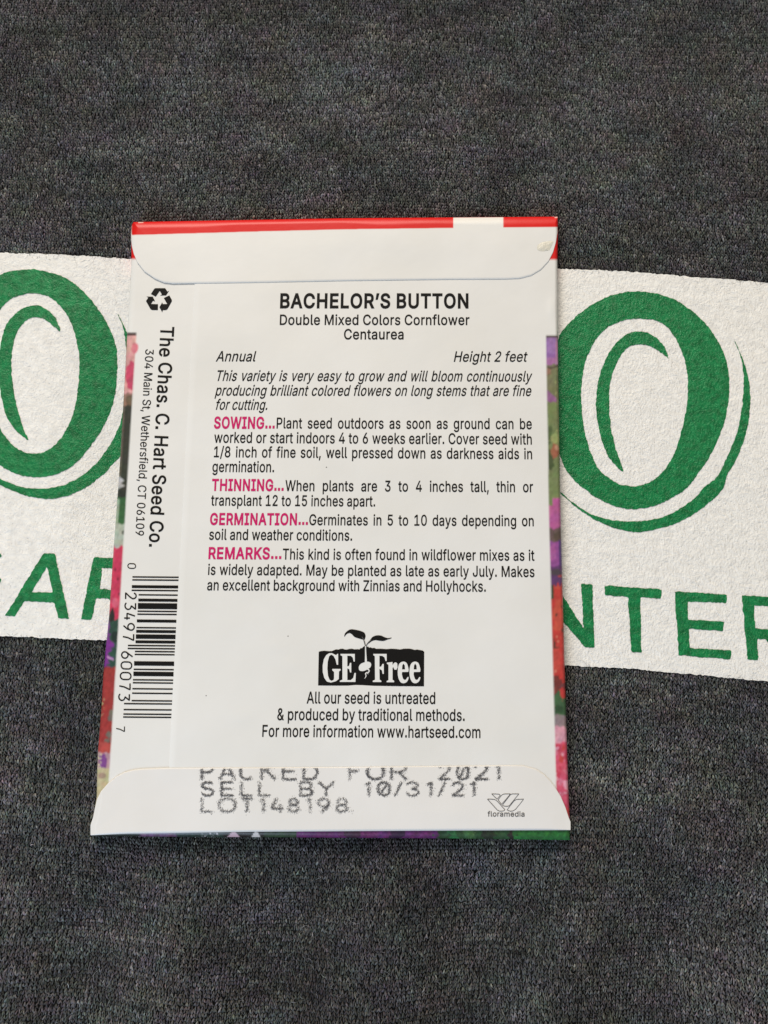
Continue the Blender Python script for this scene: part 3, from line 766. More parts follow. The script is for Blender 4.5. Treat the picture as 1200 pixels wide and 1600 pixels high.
# ------------------------------------------------------------------ printing on the packet
# letter outlines of a plain grotesque (cap height 509): character, advance, closed contours
GLYPHS = '''
& 448 197,-7,165,-5,136,1,110,12,88,26,69,42,54,62,43,84,36,108,34,133,36,154,40,173,47,189,58,205,70,220,85,235,101,249,223,340,237,352,255,375,259,384,261,394,262,405,260,420,255,434,245,445,233,454,219,459,201,461,189,460,178,457,168,453,159,447,151,440,145,431,141,421,138,411,137,399,138,386,145,363,159,340,179,314,438,0,364,0,171,231,153,254,136,274,108,310,96,327,87,344,81,361,77,379,75,398,77,420,82,440,91,458,102,474,117,488,134,499,154,507,176,512,200,513,224,512,246,507,266,499,283,488,297,475,308,459,317,442,322,424,324,404,323,389,320,375,315,362,309,349,301,336,281,314,269,303,154,217,135,202,121,188,110,174,103,161,98,146,97,131,98,115,102,101,109,87,118,76,130,66,143,57,158,51,175,48,193,46,213,48,232,52,251,59,269,69,286,81,301,95,315,112,327,131,336,151,343,174,348,198,349,224,408,224,406,194,403,167,397,144,389,124,380,107,371,92,353,70,345,62,333,47,315,30,294,17,271,7,246,-1,221,-5
, 188 38,-119,68,71,137,71,84,-119
. 188 95,-4,83,-3,73,1,63,9,55,18,51,29,50,41,51,53,55,64,63,73,73,81,83,85,95,87,107,85,118,81,128,73,135,64,140,53,141,41,140,29,135,18,128,9,118,1,107,-3
/ 249 235,533,71,-76,14,-76,178,533
0 453 227,-7,191,-3,158,7,130,24,105,48,85,77,69,113,57,155,50,202,48,254,50,306,57,353,69,395,85,431,106,461,130,484,159,502,191,512,227,516,262,512,295,502,323,484,348,461,368,431,384,395,396,353,403,306,405,254,403,202,396,155,384,113,368,77,348,48,323,24,295,7,263,-3 227,50,250,52,271,60,290,74,306,92,320,116,330,144,338,176,342,213,344,254,342,295,338,332,330,365,320,393,306,416,290,435,271,449,250,457,227,460,203,457,182,449,163,435,147,416,134,393,123,365,115,332,111,295,109,254,111,213,115,176,123,144,134,116,147,92,163,74,182,60,203,52
1 453 76,0,76,55,391,55,391,0 276,509,276,0,212,0,212,448,209,448,86,358,86,427,198,509
2 453 64,0,64,47,252,248,282,282,294,298,303,312,311,327,316,341,319,356,320,371,319,389,315,405,308,419,298,431,287,441,273,449,258,455,241,458,224,460,205,458,188,454,172,447,159,438,148,427,139,413,132,398,128,381,127,362,66,362,68,391,75,418,86,442,102,464,121,482,143,496,168,507,196,513,225,516,254,513,281,507,306,497,328,482,346,465,361,445,372,423,379,398,381,372,380,354,377,336,371,318,363,299,351,280,336,259,317,235,294,209,153,60,153,57,389,57,389,0
3 453 218,-7,188,-5,159,1,133,10,108,22,88,38,70,57,57,79,48,104,44,132,109,132,112,115,118,100,126,87,137,76,150,66,165,59,182,54,200,51,219,50,239,51,258,55,275,61,291,69,304,80,315,93,323,108,328,125,329,145,328,163,323,180,316,196,306,211,292,223,275,234,254,241,229,246,201,248,157,248,157,299,288,448,288,452,70,452,70,509,372,509,372,461,211,278,211,289,247,290,279,286,308,276,333,262,354,244,371,222,383,198,391,173,393,145,390,116,383,90,370,66,354,45,333,27,309,12,281,2,251,-5
4 453 40,105,40,158,247,509,311,509,109,166,109,163,413,163,413,105 282,0,282,318,343,318,343,0
5 453 221,-7,192,-5,165,1,140,11,118,25,99,41,83,60,71,82,63,105,60,130,122,130,125,115,130,102,138,89,148,78,160,68,173,60,188,54,204,51,221,50,241,51,259,56,276,64,291,75,304,89,314,104,322,122,326,141,328,162,326,183,321,203,314,221,303,237,290,251,275,262,257,270,238,275,218,277,201,276,184,273,167,268,152,262,139,255,128,246,67,253,96,509,366,509,366,452,151,452,134,301,136,301,148,311,162,318,178,325,194,330,212,333,229,334,252,332,274,328,294,321,313,311,330,299,345,285,358,269,370,251,379,231,386,210,390,187,391,163,388,132,381,102,369,76,352,52,332,32,309,15,282,3,253,-4
6 453 226,-7,196,-4,168,3,142,15,119,31,100,51,84,74,73,101,66,130,64,162,65,187,71,212,80,239,93,268,112,302,137,340,252,509,322,509,151,261,145,261,157,279,165,288,184,302,196,307,208,311,221,313,235,314,265,312,291,305,316,295,337,280,355,262,370,240,380,215,387,187,389,157,387,127,379,98,368,73,352,50,333,30,310,14,284,3,257,-4 226,48,245,50,263,55,279,63,293,73,304,86,314,101,322,119,326,137,327,157,326,178,322,196,314,213,304,228,293,241,279,251,263,259,245,264,226,265,207,264,190,259,174,252,160,241,148,229,138,214,131,197,126,179,125,158,126,138,131,119,138,102,148,86,160,73,174,63,190,55,207,50
8 453 226,-7,193,-5,163,1,136,11,111,25,91,42,74,62,62,84,54,109,52,135,53,156,58,176,65,195,75,212,87,228,101,241,117,252,134,260,153,265,153,267,129,276,109,289,93,308,80,330,73,354,70,380,73,405,79,429,90,450,106,469,124,485,146,498,170,508,197,514,226,516,255,514,282,508,306,498,328,485,346,469,361,450,373,429,379,405,382,380,379,354,372,330,359,308,343,289,323,276,300,267,300,265,319,260,335,252,351,241,365,228,377,212,387,195,395,176,399,156,401,135,398,109,391,84,378,62,362,42,341,25,317,11,289,1,259,-5 226,49,248,50,267,54,285,60,300,69,313,79,323,91,331,106,335,121,337,139,335,157,330,173,322,189,312,202,298,213,283,223,265,230,247,234,226,235,206,234,187,230,169,223,154,213,140,202,130,189,122,173,117,157,115,139,117,121,121,106,129,91,139,79,152,69,167,60,185,54,205,50 226,290,244,291,260,294,274,300,287,308,298,318,307,330,314,344,318,359,319,376,318,392,314,407,308,420,299,432,288,442,275,449,260,455,244,459,226,460,208,459,192,455,177,449,164,442,153,432,145,420,138,407,134,392,133,376,134,359,138,344,145,330,154,318,165,308,178,300,193,294,209,291
9 453 226,516,256,513,285,506,310,494,333,478,352,458,368,434,380,408,387,378,389,347,387,322,382,296,373,270,359,240,340,207,315,168,200,0,130,0,301,248,307,248,302,238,295,229,287,221,268,207,257,202,245,198,232,195,218,195,188,197,161,203,137,214,116,229,98,247,83,269,72,294,66,321,64,352,66,382,73,411,85,436,101,459,120,479,143,494,168,506,196,513 226,460,207,459,190,454,174,446,160,435,148,423,138,407,131,390,127,372,125,352,127,331,131,313,138,295,148,280,160,268,174,257,190,250,207,245,226,243,245,245,263,249,279,257,293,267,305,280,314,295,322,312,326,330,327,350,326,371,322,390,314,407,305,422,293,435,279,446,263,454,245,459
A 480 16,0,201,509,276,509,463,0,395,0,287,302,272,346,232,478,245,478,233,437,222,402,213,371,204,345,191,302,85,0 110,142,110,199,370,199,370,142
B 456 60,0,60,509,241,509,274,507,304,501,329,491,350,477,367,461,381,442,390,421,396,398,398,374,397,353,393,336,387,320,378,307,368,295,356,286,343,278,329,272,315,267,315,262,331,260,347,254,363,245,378,234,391,220,402,203,411,184,416,161,418,136,416,111,410,88,400,67,386,48,368,31,344,18,317,8,284,2,247,0 125,57,245,57,281,60,309,67,330,80,344,96,353,115,355,137,354,153,350,169,342,184,333,197,320,209,306,218,289,225,269,229,248,231,125,231 125,285,238,285,256,287,273,290,288,296,302,304,314,314,323,326,330,340,335,355,336,372,333,393,326,412,313,429,294,442,270,449,240,452,125,452
C 510 267,-7,225,-3,186,7,150,25,119,49,92,79,70,115,53,157,44,203,40,254,44,305,53,352,70,393,92,429,119,459,150,484,186,501,225,512,267,516,293,514,317,511,340,504,362,496,383,485,402,471,419,456,435,438,448,418,459,397,467,373,473,348,408,348,404,365,397,380,389,395,380,407,369,418,357,428,344,437,330,444,315,449,300,453,284,455,267,456,237,453,209,445,184,432,161,414,141,391,125,364,113,332,106,295,103,254,106,213,113,177,125,145,141,117,161,94,184,76,210,63,237,56,267,53,284,54,300,56,315,60,330,65,344,72,369,90,380,102,389,114,397,128,404,144,408,160,473,160,467,135,459,112,448,91,435,71,420,53,402,38,383,24,363,13,341,5,317,-2,293,-6
D 502 219,0,96,0,96,57,215,57,254,60,288,68,318,81,343,99,363,122,379,149,390,181,397,216,399,255,397,294,390,329,379,361,364,388,344,410,320,428,291,441,258,449,221,452,93,452,93,509,225,509,273,505,315,495,353,478,385,455,412,426,433,391,449,351,458,306,462,255,458,205,449,159,433,119,411,83,384,54,351,31,312,14,268,3 125,509,125,0,60,0,60,509
E 419 60,0,60,509,372,509,372,452,125,452,125,286,355,286,355,229,125,229,125,57,375,57,375,0
F 410 60,0,60,509,369,509,369,452,125,452,125,278,346,278,346,221,125,221,125,0
G 520 269,-7,225,-3,185,7,149,25,118,49,91,79,69,116,53,157,43,203,40,254,43,305,53,352,69,393,91,429,117,459,149,484,184,501,223,512,265,516,291,514,316,510,340,504,363,494,384,483,403,469,421,453,436,436,449,416,460,395,468,373,474,349,408,349,402,365,395,379,387,393,378,406,368,417,356,427,344,436,330,443,300,453,283,455,265,456,236,453,209,445,183,432,160,414,141,392,125,364,113,332,106,295,103,254,106,213,113,177,125,145,141,117,161,95,184,76,210,63,238,56,269,53,296,55,322,61,345,71,365,85,382,102,396,123,407,147,413,173,415,202,434,199,283,199,283,256,478,256,478,200,475,160,466,124,451,91,431,62,406,38,377,19,344,5,308,-4
H 517 60,0,60,509,125,509,125,289,392,289,392,509,457,509,457,0,392,0,392,232,125,232,125,0
I 300 31,0,31,57,118,57,118,452,31,452,31,509,269,509,269,452,183,452,183,57,269,57,269,0
J 396 185,-7,143,-2,106,11,75,33,52,63,38,100,33,145,33,173,98,173,98,145,100,117,108,93,122,74,139,61,160,53,185,50,209,53,230,61,248,74,261,93,269,117,272,145,272,509,336,509,336,145,332,100,318,63,294,33,263,11,227,-2
K 467 104,145,104,216,128,246,139,261,151,275,162,289,174,303,187,317,199,331,212,344,364,509,448,509,231,276,228,276 60,0,60,509,125,509,125,334,124,225,125,193,125,0 372,0,188,259,228,309,449,0
L 393 60,0,60,509,125,509,125,57,361,57,361,0
M 628 60,0,60,509,152,509,284,170,319,60,322,49,307,49,311,59,314,71,476,509,568,509,568,0,504,0,504,327,505,340,505,383,506,398,506,428,507,443,507,457,513,457,498,409,456,291,342,0,286,0,170,291,134,392,112,457,119,457,119,444,120,430,120,401,121,386,121,342,122,328,122,0
N 523 60,0,60,509,136,509,349,174,355,163,363,151,379,122,388,107,396,90,414,55,405,54,403,72,399,142,399,509,463,509,463,0,387,0,186,317,168,346,159,363,108,452,119,454,124,345,124,328,125,313,125,0
O 533 267,-7,225,-3,186,7,150,25,119,49,92,79,70,115,53,157,44,203,40,254,44,305,53,352,70,393,92,429,119,459,150,484,186,501,225,512,267,516,309,512,348,501,384,484,415,459,442,429,464,393,480,352,490,305,493,254,490,203,480,157,464,115,442,79,415,49,384,25,348,7,309,-3 267,53,296,55,324,63,349,76,372,94,392,116,408,144,420,176,428,213,430,254,428,295,420,332,408,365,392,392,372,415,349,433,324,446,296,453,267,456,237,453,210,445,184,433,161,415,142,392,125,364,113,332,106,295,103,254,106,213,113,176,125,144,142,117,161,94,184,76,210,63,237,55
P 445 60,0,60,509,235,509,272,506,305,499,332,487,356,471,375,452,390,430,400,404,407,377,409,348,407,318,400,291,390,265,375,243,356,223,332,207,305,195,272,188,235,186,109,186,109,242,233,242,257,244,279,248,297,256,312,266,324,279,333,294,339,310,343,328,344,348,343,367,339,385,333,402,324,416,312,428,297,439,279,446,257,451,232,452,125,452,125,0
R 449 60,0,60,509,236,509,273,506,305,500,333,489,356,473,376,455,390,433,401,408,407,381,409,352,407,323,401,296,390,271,376,250,356,232,333,217,305,206,273,200,236,198,96,198,96,255,234,255,258,256,280,260,298,267,313,276,325,287,334,300,340,316,344,333,345,352,344,371,340,389,334,405,325,419,313,430,298,440,279,446,258,451,233,452,125,452,125,0 353,0,230,229,303,229,428,0
S 447 224,-9,188,-7,156,-1,128,9,102,23,81,40,64,60,51,83,42,109,38,137,104,137,108,118,114,102,123,88,136,76,150,66,166,59,185,53,204,50,224,49,246,50,267,54,286,60,303,69,317,79,329,92,338,106,344,122,346,139,344,154,340,168,332,179,322,189,310,197,296,205,263,217,184,239,145,253,112,269,86,289,67,313,56,341,52,372,54,400,62,425,75,448,92,468,113,484,138,498,165,508,195,514,227,516,259,514,289,508,316,498,340,484,360,468,377,449,390,427,398,403,401,378,337,378,332,402,320,421,302,437,280,449,254,456,225,459,204,457,185,454,167,448,152,440,139,430,129,418,121,405,117,391,115,376,117,359,122,345,131,334,142,324,155,315,169,308,198,297,312,264,344,248,359,238,372,226,384,213,395,198,402,180,407,161,408,139,406,112,399,87,386,64,370,43,349,25,323,11,294,0,261,-7
T 449 32,452,32,509,417,509,417,452,257,452,257,0,193,0,193,452
U 517 259,-8,220,-6,186,2,154,15,126,33,103,55,85,80,71,108,63,140,60,173,60,509,124,509,124,178,126,155,132,133,141,113,153,95,169,80,187,68,208,59,232,53,259,52,285,53,309,59,331,68,349,80,364,95,377,113,385,133,391,155,393,178,393,509,457,509,457,173,454,140,446,108,433,80,414,55,391,33,363,15,332,2,297,-6
W 686 155,0,16,509,82,509,163,196,167,179,172,162,175,145,187,94,190,76,194,58,197,40,189,40,193,58,196,76,200,94,203,111,215,162,220,179,224,196,306,509,380,509,462,196,494,58,497,40,488,40,492,58,495,76,503,111,506,128,510,145,515,162,603,509,670,509,530,0,455,0,362,345,357,368,351,391,336,475,350,475,330,371,318,323,230,0
Z 438 42,0,42,46,273,385,306,431,318,446,329,461,341,476,348,454,327,453,306,453,285,452,40,452,40,509,397,509,397,462,169,129,157,113,146,97,110,49,97,33,90,54,152,57,399,57,399,0
a 389 160,-9,137,-7,115,-3,94,5,76,15,60,29,48,45,38,63,32,84,30,108,32,128,36,146,43,161,53,174,64,184,78,193,92,200,108,206,125,211,178,220,257,231,265,235,271,240,274,246,276,255,275,272,272,285,267,297,260,307,251,315,240,322,227,327,212,330,196,331,178,330,163,327,149,322,137,316,127,309,118,301,110,292,104,283,100,274,41,291,51,313,64,331,79,346,95,358,114,368,133,375,153,380,173,383,194,384,208,384,223,382,239,379,255,375,271,369,286,360,300,350,312,336,322,320,330,301,335,278,337,251,337,0,277,0,277,52,272,52,267,43,260,34,252,25,242,16,229,8,215,1,199,-4,181,-7 170,45,192,47,211,51,228,59,242,68,254,80,263,93,270,108,274,122,276,138,276,190,267,184,221,174,210,173,200,171,161,166,147,163,134,159,122,153,112,147,103,139,97,130,93,118,92,105,93,93,96,82,102,72,109,64,119,57,130,52,142,48,156,46
b 424 229,-8,208,-7,189,-3,172,4,159,12,147,21,138,31,123,50,118,59,112,59,112,0,53,0,53,509,114,509,114,319,118,319,123,327,137,346,158,364,171,373,188,379,207,383,229,384,259,382,287,374,313,361,335,342,354,320,370,293,381,261,388,227,390,189,388,151,381,116,370,84,355,57,336,34,313,16,288,3,260,-6 220,47,242,49,262,55,279,66,294,80,306,97,316,117,323,139,327,163,328,189,327,215,323,239,316,261,307,281,295,298,280,311,262,322,243,328,220,330,198,328,178,322,161,312,147,299,134,282,125,263,118,241,114,216,113,189,114,162,118,138,125,115,135,95,147,78,162,65,179,55,198,49
c 396 207,-8,174,-5,144,3,117,16,93,35,72,58,56,85,44,116,37,150,34,187,37,225,44,260,56,291,72,318,93,341,117,360,144,374,174,382,207,384,226,384,243,381,260,377,276,371,291,364,305,356,318,346,330,335,340,322,349,308,356,293,362,277,303,262,300,272,290,289,278,304,270,311,252,321,242,325,231,328,207,330,184,328,163,321,145,310,130,296,118,278,108,258,102,236,98,212,96,187,98,163,102,139,108,117,118,97,130,80,145,66,163,55,184,49,207,46,220,47,232,49,253,55,262,60,271,66,279,73,292,89,297,98,301,107,304,117,363,102,357,86,350,70,341,56,331,43,306,21,292,12,277,5,261,-1,244,-5,226,-7
d 424 195,-8,165,-6,137,3,111,16,89,34,70,57,55,84,43,116,36,151,34,189,36,227,43,261,55,293,70,320,89,342,112,361,137,374,165,382,196,384,218,383,237,379,253,373,267,364,278,355,287,346,295,336,306,319,311,319,311,509,372,509,372,0,313,0,313,59,307,59,295,41,287,31,277,21,266,12,252,4,236,-3,217,-7 205,47,226,49,246,55,263,65,278,78,290,95,299,115,306,138,310,162,312,189,310,216,306,241,300,263,290,282,278,299,263,312,246,322,227,328,205,330,182,328,162,322,145,311,130,298,118,281,108,261,102,239,98,215,96,189,98,163,102,139,109,117,118,97,130,80,145,66,162,55,182,49
e 404 212,-8,177,-5,145,3,117,16,92,35,72,58,56,85,44,116,37,150,34,187,36,224,44,258,55,290,71,317,91,340,115,359,142,373,172,382,205,384,226,383,246,380,266,374,285,366,303,355,319,341,334,324,347,305,357,282,365,256,370,227,371,194,371,169,75,169,75,221,338,221,310,202,308,226,304,248,298,269,288,286,277,301,263,314,246,323,227,328,205,330,183,328,164,323,146,313,131,301,119,286,109,270,102,251,97,231,96,211,96,178,98,151,102,127,110,106,121,88,135,73,151,61,169,53,190,48,212,46,227,47,241,49,254,53,265,58,276,65,285,73,294,82,306,105,365,91,358,72,348,55,335,39,320,26,302,14,283,4,261,-3,237,-7
f 254 228,379,228,327,6,327,6,379 81,0,81,432,82,452,87,470,96,486,107,499,120,510,135,519,152,525,169,529,187,530,201,530,212,529,243,521,227,468,224,470,202,474,195,474,178,472,164,468,154,460,147,449,143,435,142,419,142,0
g 425 207,-151,180,-149,156,-146,134,-140,114,-132,97,-122,82,-110,70,-97,59,-84,51,-69,101,-41,107,-49,122,-66,131,-74,142,-82,154,-88,169,-93,187,-96,207,-97,236,-95,261,-87,282,-75,298,-58,308,-34,311,-6,311,68,306,68,301,60,287,41,266,23,252,16,236,10,217,6,195,5,165,7,138,14,113,27,90,43,71,65,55,90,43,120,36,154,34,191,36,229,43,263,55,293,71,320,90,342,112,361,138,374,166,382,196,384,218,383,237,379,253,373,267,365,279,356,288,346,296,336,308,319,313,319,313,379,372,379,372,-9,370,-40,363,-67,350,-90,334,-109,314,-124,291,-136,265,-144,237,-149 205,59,227,61,246,66,264,75,278,87,290,103,300,121,307,142,311,166,312,193,311,219,307,242,300,264,291,283,279,299,264,312,247,322,227,328,205,330,182,328,163,322,145,312,130,298,118,282,109,262,102,241,98,218,96,193,98,167,102,144,109,123,118,104,131,88,145,76,163,66,183,61
h 410 114,227,114,0,53,0,53,509,114,509,114,287,102,287,116,319,132,344,152,362,175,374,200,382,227,384,252,383,275,377,295,369,313,356,328,340,341,321,350,298,355,271,357,240,357,0,296,0,296,235,293,263,286,286,273,304,256,318,235,326,210,329,192,328,176,324,161,317,147,308,136,297,126,283,119,266,115,248
i 167 53,0,53,379,114,379,114,0 84,443,73,444,63,448,54,455,47,463,43,472,41,483,43,494,47,504,54,512,63,518,73,522,84,524,95,522,105,518,114,512,121,504,125,494,126,483,125,472,121,463,114,455,105,448,95,444
k 381 110,137,110,212,121,212,284,379,360,379,184,199,177,199 53,0,53,509,114,509,114,0 294,0,148,186,191,229,372,0
l 189 139,-2,112,0,91,8,74,20,62,37,55,59,53,84,53,509,114,509,114,83,117,71,120,62,126,57,135,53,146,52,157,52,160,53,164,53,167,54,170,54,181,3,175,1,154,-2
m 610 53,0,53,379,112,379,112,295,108,295,114,314,122,331,132,346,144,358,158,368,172,376,187,382,203,385,219,386,245,383,268,375,287,361,303,342,314,320,321,295,312,295,318,312,326,329,337,343,350,356,364,366,381,375,398,381,417,385,437,386,458,385,478,380,497,372,514,361,529,346,541,328,550,307,555,283,557,255,557,0,496,0,496,254,493,279,485,298,473,313,456,323,438,329,419,330,402,329,387,326,374,320,363,312,353,302,345,290,340,277,336,263,335,247,335,0,274,0,274,260,272,280,265,297,253,311,238,322,220,328,199,330,185,329,171,326,158,320,145,312,135,302,126,289,119,274,115,257,114,238,114,0
n 410 114,227,114,0,53,0,53,379,112,379,112,287,102,287,116,319,132,344,152,362,175,374,200,382,227,384,252,383,275,377,295,369,313,356,328,340,341,321,350,298,355,271,357,240,357,0,296,0,296,235,293,263,286,286,273,304,256,318,235,326,210,329,192,328,176,324,161,317,147,308,136,297,126,283,119,266,115,248
o 415 207,-8,174,-5,144,3,117,16,93,35,72,58,56,85,44,116,37,150,34,187,37,225,44,260,56,291,72,318,93,341,117,360,144,374,174,382,207,384,241,382,271,374,299,360,323,341,343,318,359,291,371,260,379,225,381,187,379,150,371,116,359,85,343,58,323,35,299,16,271,3,241,-5 207,46,231,49,252,55,270,66,285,80,298,97,307,117,314,139,318,163,319,187,318,212,314,236,307,258,298,278,285,296,270,310,252,321,231,328,207,330,184,328,163,321,145,310,130,296,118,278,108,258,102,236,98,212,96,187,98,163,102,139,108,117,118,97,130,80,145,66,163,55,184,49
p 424 53,-143,53,379,112,379,112,319,118,319,123,327,137,346,158,364,171,373,188,379,207,383,229,384,259,382,287,374,313,361,335,342,354,320,370,293,381,261,388,227,390,189,388,151,381,116,370,84,355,57,336,34,313,16,288,3,260,-6,229,-8,208,-7,189,-3,173,4,159,12,147,21,138,31,130,41,118,59,114,59,114,-143 220,47,242,49,262,55,279,66,294,80,306,97,316,117,323,139,327,163,328,189,327,215,323,239,316,261,307,281,295,298,280,311,262,322,243,328,220,330,198,328,178,322,161,312,147,299,134,282,125,263,118,241,114,216,113,189,114,162,118,138,125,115,135,95,147,78,162,65,179,55,198,49
r 259 53,0,53,379,112,379,112,321,115,321,124,339,137,354,152,367,171,377,191,383,213,385,223,385,229,384,243,384,243,322,241,323,236,324,230,324,215,326,207,326,190,324,174,321,159,315,146,306,135,296,126,284,119,269,115,254,114,237,114,0
s 365 182,-8,157,-7,133,-3,112,3,93,12,76,24,62,38,50,54,41,73,36,94,94,107,101,87,111,72,124,60,141,52,160,47,181,45,206,47,227,53,244,62,258,74,265,88,268,103,266,115,262,126,254,136,243,144,229,150,212,155,149,170,118,180,92,192,72,208,58,227,50,249,47,274,49,295,55,314,65,332,79,347,95,360,115,370,137,378,161,383,187,384,212,383,234,379,254,372,271,363,286,352,299,339,309,324,318,308,324,290,268,277,262,291,254,304,243,316,228,325,210,331,187,333,166,331,147,326,131,317,119,305,111,292,109,277,110,264,115,253,124,243,136,235,152,229,172,223,229,209,261,200,287,187,306,171,320,153,328,131,331,107,329,85,323,65,312,47,298,31,281,18,260,6,236,-2,210,-7
t 227 204,379,204,327,6,327,6,379 65,471,126,471,126,98,127,83,130,70,136,61,144,55,156,51,180,50,202,54,213,2,200,-2,192,-3,184,-3,176,-4,168,-4,138,-1,113,7,92,21,77,41,68,64,65,93
u 410 182,-5,158,-3,135,2,115,11,97,23,82,39,69,59,60,82,54,109,53,139,53,379,114,379,114,144,116,117,124,94,137,75,154,61,175,53,200,50,218,51,234,55,249,62,263,71,274,83,283,97,290,113,295,132,296,153,296,379,357,379,357,0,298,0,298,92,307,92,294,60,277,35,257,17,234,5,209,-3
v 389 163,0,17,379,84,379,187,87,199,42,206,21,184,21,191,42,209,110,305,379,371,379,226,0
w 567 138,0,23,379,87,379,154,137,175,41,165,41,192,163,252,379,316,379,362,214,368,189,382,136,388,106,402,41,391,41,480,379,545,379,429,0,368,0,309,207,305,225,295,262,291,280,281,318,277,338,291,338,281,299,277,280,267,243,263,225,199,0
x 379 21,0,171,218,171,171,29,379,100,379,170,270,188,237,207,206,175,206,185,221,194,237,211,270,222,287,233,306,282,379,352,379,209,169,209,214,358,0,287,0,219,103,173,182,205,182,195,167,178,136,170,120,160,103,91,0
y 389 47,-139,61,-86,71,-87,83,-89,94,-90,104,-89,113,-86,122,-81,130,-74,138,-64,145,-51,151,-36,163,-1,17,379,84,379,173,132,187,87,199,42,206,21,184,21,202,87,305,379,371,379,204,-58,196,-77,187,-93,177,-107,165,-119,153,-128,139,-136,125,-141,109,-144,82,-145,57,-142,52,-140
’ 177 52,318,82,509,151,509,98,318
'''
GLY = {}
for line in GLYPHS.strip('\n').split('\n'):
    ch, rest = line[0], line[2:]
    adv, *ls = rest.split(' ')
    GLY[ch] = (int(adv), [np.array(list(map(int, l.split(',')))).reshape(-1, 2).astype(float) for l in ls])
CAP = 509.0; SPACE = 187.0
_cache = {}
def glyph(ch, bold):
    key = (ch, bold)
    if key not in _cache:
        adv, loops = GLY[ch]
        if bold:
            L2 = []
            for P in loops:
                a = P - np.roll(P, 1, 0); b = np.roll(P, -1, 0) - P
                a /= np.linalg.norm(a, axis=1, keepdims=True); b /= np.linalg.norm(b, axis=1, keepdims=True)
                na = np.stack([-a[:, 1], a[:, 0]], 1); nb = np.stack([-b[:, 1], b[:, 0]], 1)
                m = na + nb; den = np.maximum((m * m).sum(1), 0.6)
                L2.append(P + 2 * m / den[:, None] * bold)
            loops = L2
        if key[0] == '.':          # square full stop
            c = loops[0].mean(0); h = 42 + (bold or 0)
            loops = [np.array([(c[0] - h, -2), (c[0] + h, -2), (c[0] + h, 2 * h - 4), (c[0] - h, 2 * h - 4)])]
        V, F = fill(loops)
        _cache[key] = (adv + (1.6 * bold if bold else 0), V, F)
    return _cache[key]

def natural(text, bold, space=SPACE):
    return sum(space if c == ' ' else glyph(c, bold)[0] for c in text)

def lean(x): return -0.068 + (x - 175) / 705 * 0.0896

def set_text(bag, text, p0, p1, cap, bold=0, cond=None, slant=0.0, upv=None):
    """text along the baseline p0 -> p1; cond=None stretches letters to fit, else the word spaces take up the slack"""
    p0 = np.array(p0, float); p1 = np.array(p1, float)
    Lpx = np.linalg.norm(p1 - p0); d = (p1 - p0) / Lpx
    k = cap / CAP
    lsb = glyph(text[0], bold)[1][:, 0].min(); rsb = glyph(text[-1], bold)[0] - glyph(text[-1], bold)[1][:, 0].max()
    nat = natural(text, bold) - lsb - rsb
    nsp = text.count(' ')
    if cond is None:
        cx = Lpx / nat; sp = SPACE
    else:
        cx = cond * k
        sp = SPACE + (Lpx / cx - nat) / max(nsp, 1)
    s = -lsb
    for ch in text:
        if ch == ' ': s += sp; continue
        adv, V, F = glyph(ch, bold)
        X = (s + V[:, 0] ) * cx + slant * V[:, 1] * k
        base = p0[None] + d[None] * X[:, None]
        if upv is None:
            ux = -lean(base[:, 0]); up = np.stack([-ux * -1 * 0 - lean(base[:, 0]) , -np.ones(len(X))], 1)
        else:
            up = np.array(upv)[None]
        Pn = base + up * (V[:, 1] * k)[:, None]
        bag.add(Pn, F); s += adv
    return cx / k, sp

def lay(name, bag, off, mat, parent, label=None):
    V = np.concatenate(bag.v); F = np.concatenate(bag.f)
    a, b, c = V[F[:, 0]], V[F[:, 1]], V[F[:, 2]]
    ar = (b[:, 0] - a[:, 0]) * (c[:, 1] - a[:, 1]) - (b[:, 1] - a[:, 1]) * (c[:, 0] - a[:, 0])
    F = F.copy(); F[ar > 0] = F[ar > 0][:, ::-1]
    P = unproj(V[:, 0], V[:, 1], pack_h(V[:, 0], V[:, 1]) + off)
    o = make_obj(name, P, F, mat, parent, smooth=False)
    if label: o['label'] = label
    return o
ZP = 0.00010 + 0.00004       # on the back panel
ZS = 0.00004                 # on the side tab
ZF = 0.00022 + 0.00004       # on the bottom flap

b = Bag(); set_text(b, 'BACHELOR’S BUTTON', (437.4, 480.8), (732, 481), 21.6, bold=25)
lay('heading', b, ZP, M_BLACK, back)
b = Bag(); set_text(b, 'Double Mixed Colors Cornflower', (437, 507.4), (733.5, 507.6), 15.6, bold=12)
set_text(b, 'Centaurea', (537.3, 530), (630.6, 530), 15.6, bold=12)
lay('subtitle', b, ZP, M_BLACK, back)
b = Bag(); set_text(b, 'Annual', (337, 564.5), (398.5, 564.6), 15.8, slant=0.2, bold=8)
lay('life_cycle_note', b, ZP, M_BLACK, back)
b = Bag(); set_text(b, 'Height 2 feet', (709, 565), (822.5, 565), 15.8, slant=0.2, bold=8)
lay('height_note', b, ZP, M_BLACK, back)
CB = 0.735
body = Bag()
set_text(body, 'This variety is very easy to grow and will bloom continuously', (336.3, 595), (829.5, 596), 16.2, cond=CB, slant=0.2, bold=8)
set_text(body, 'producing brilliant colored flowers on long stems that are fine', (336.2, 618), (829, 618.6), 16.2, cond=CB, slant=0.2, bold=8)
set_text(body, 'for cutting.', (335.5, 640), (417, 640.4), 16.2, slant=0.2, bold=8)
pink = Bag()
INFO = []
def entry(head, hx0, hx1, hy, first, fx0, x1, y0, y1, rest):
    set_text(pink, head, (hx0, hy), (hx1, hy + 0.5), 17.3, bold=25)
    INFO.append(set_text(body, first, (fx0, y0), (x1, y1), 16.5, cond=CB, bold=10))
    for t, a, ya, c, yc, just in rest:
        INFO.append(set_text(body, t, (a, ya), (c, yc), 16.5, cond=CB if just else None, bold=10))
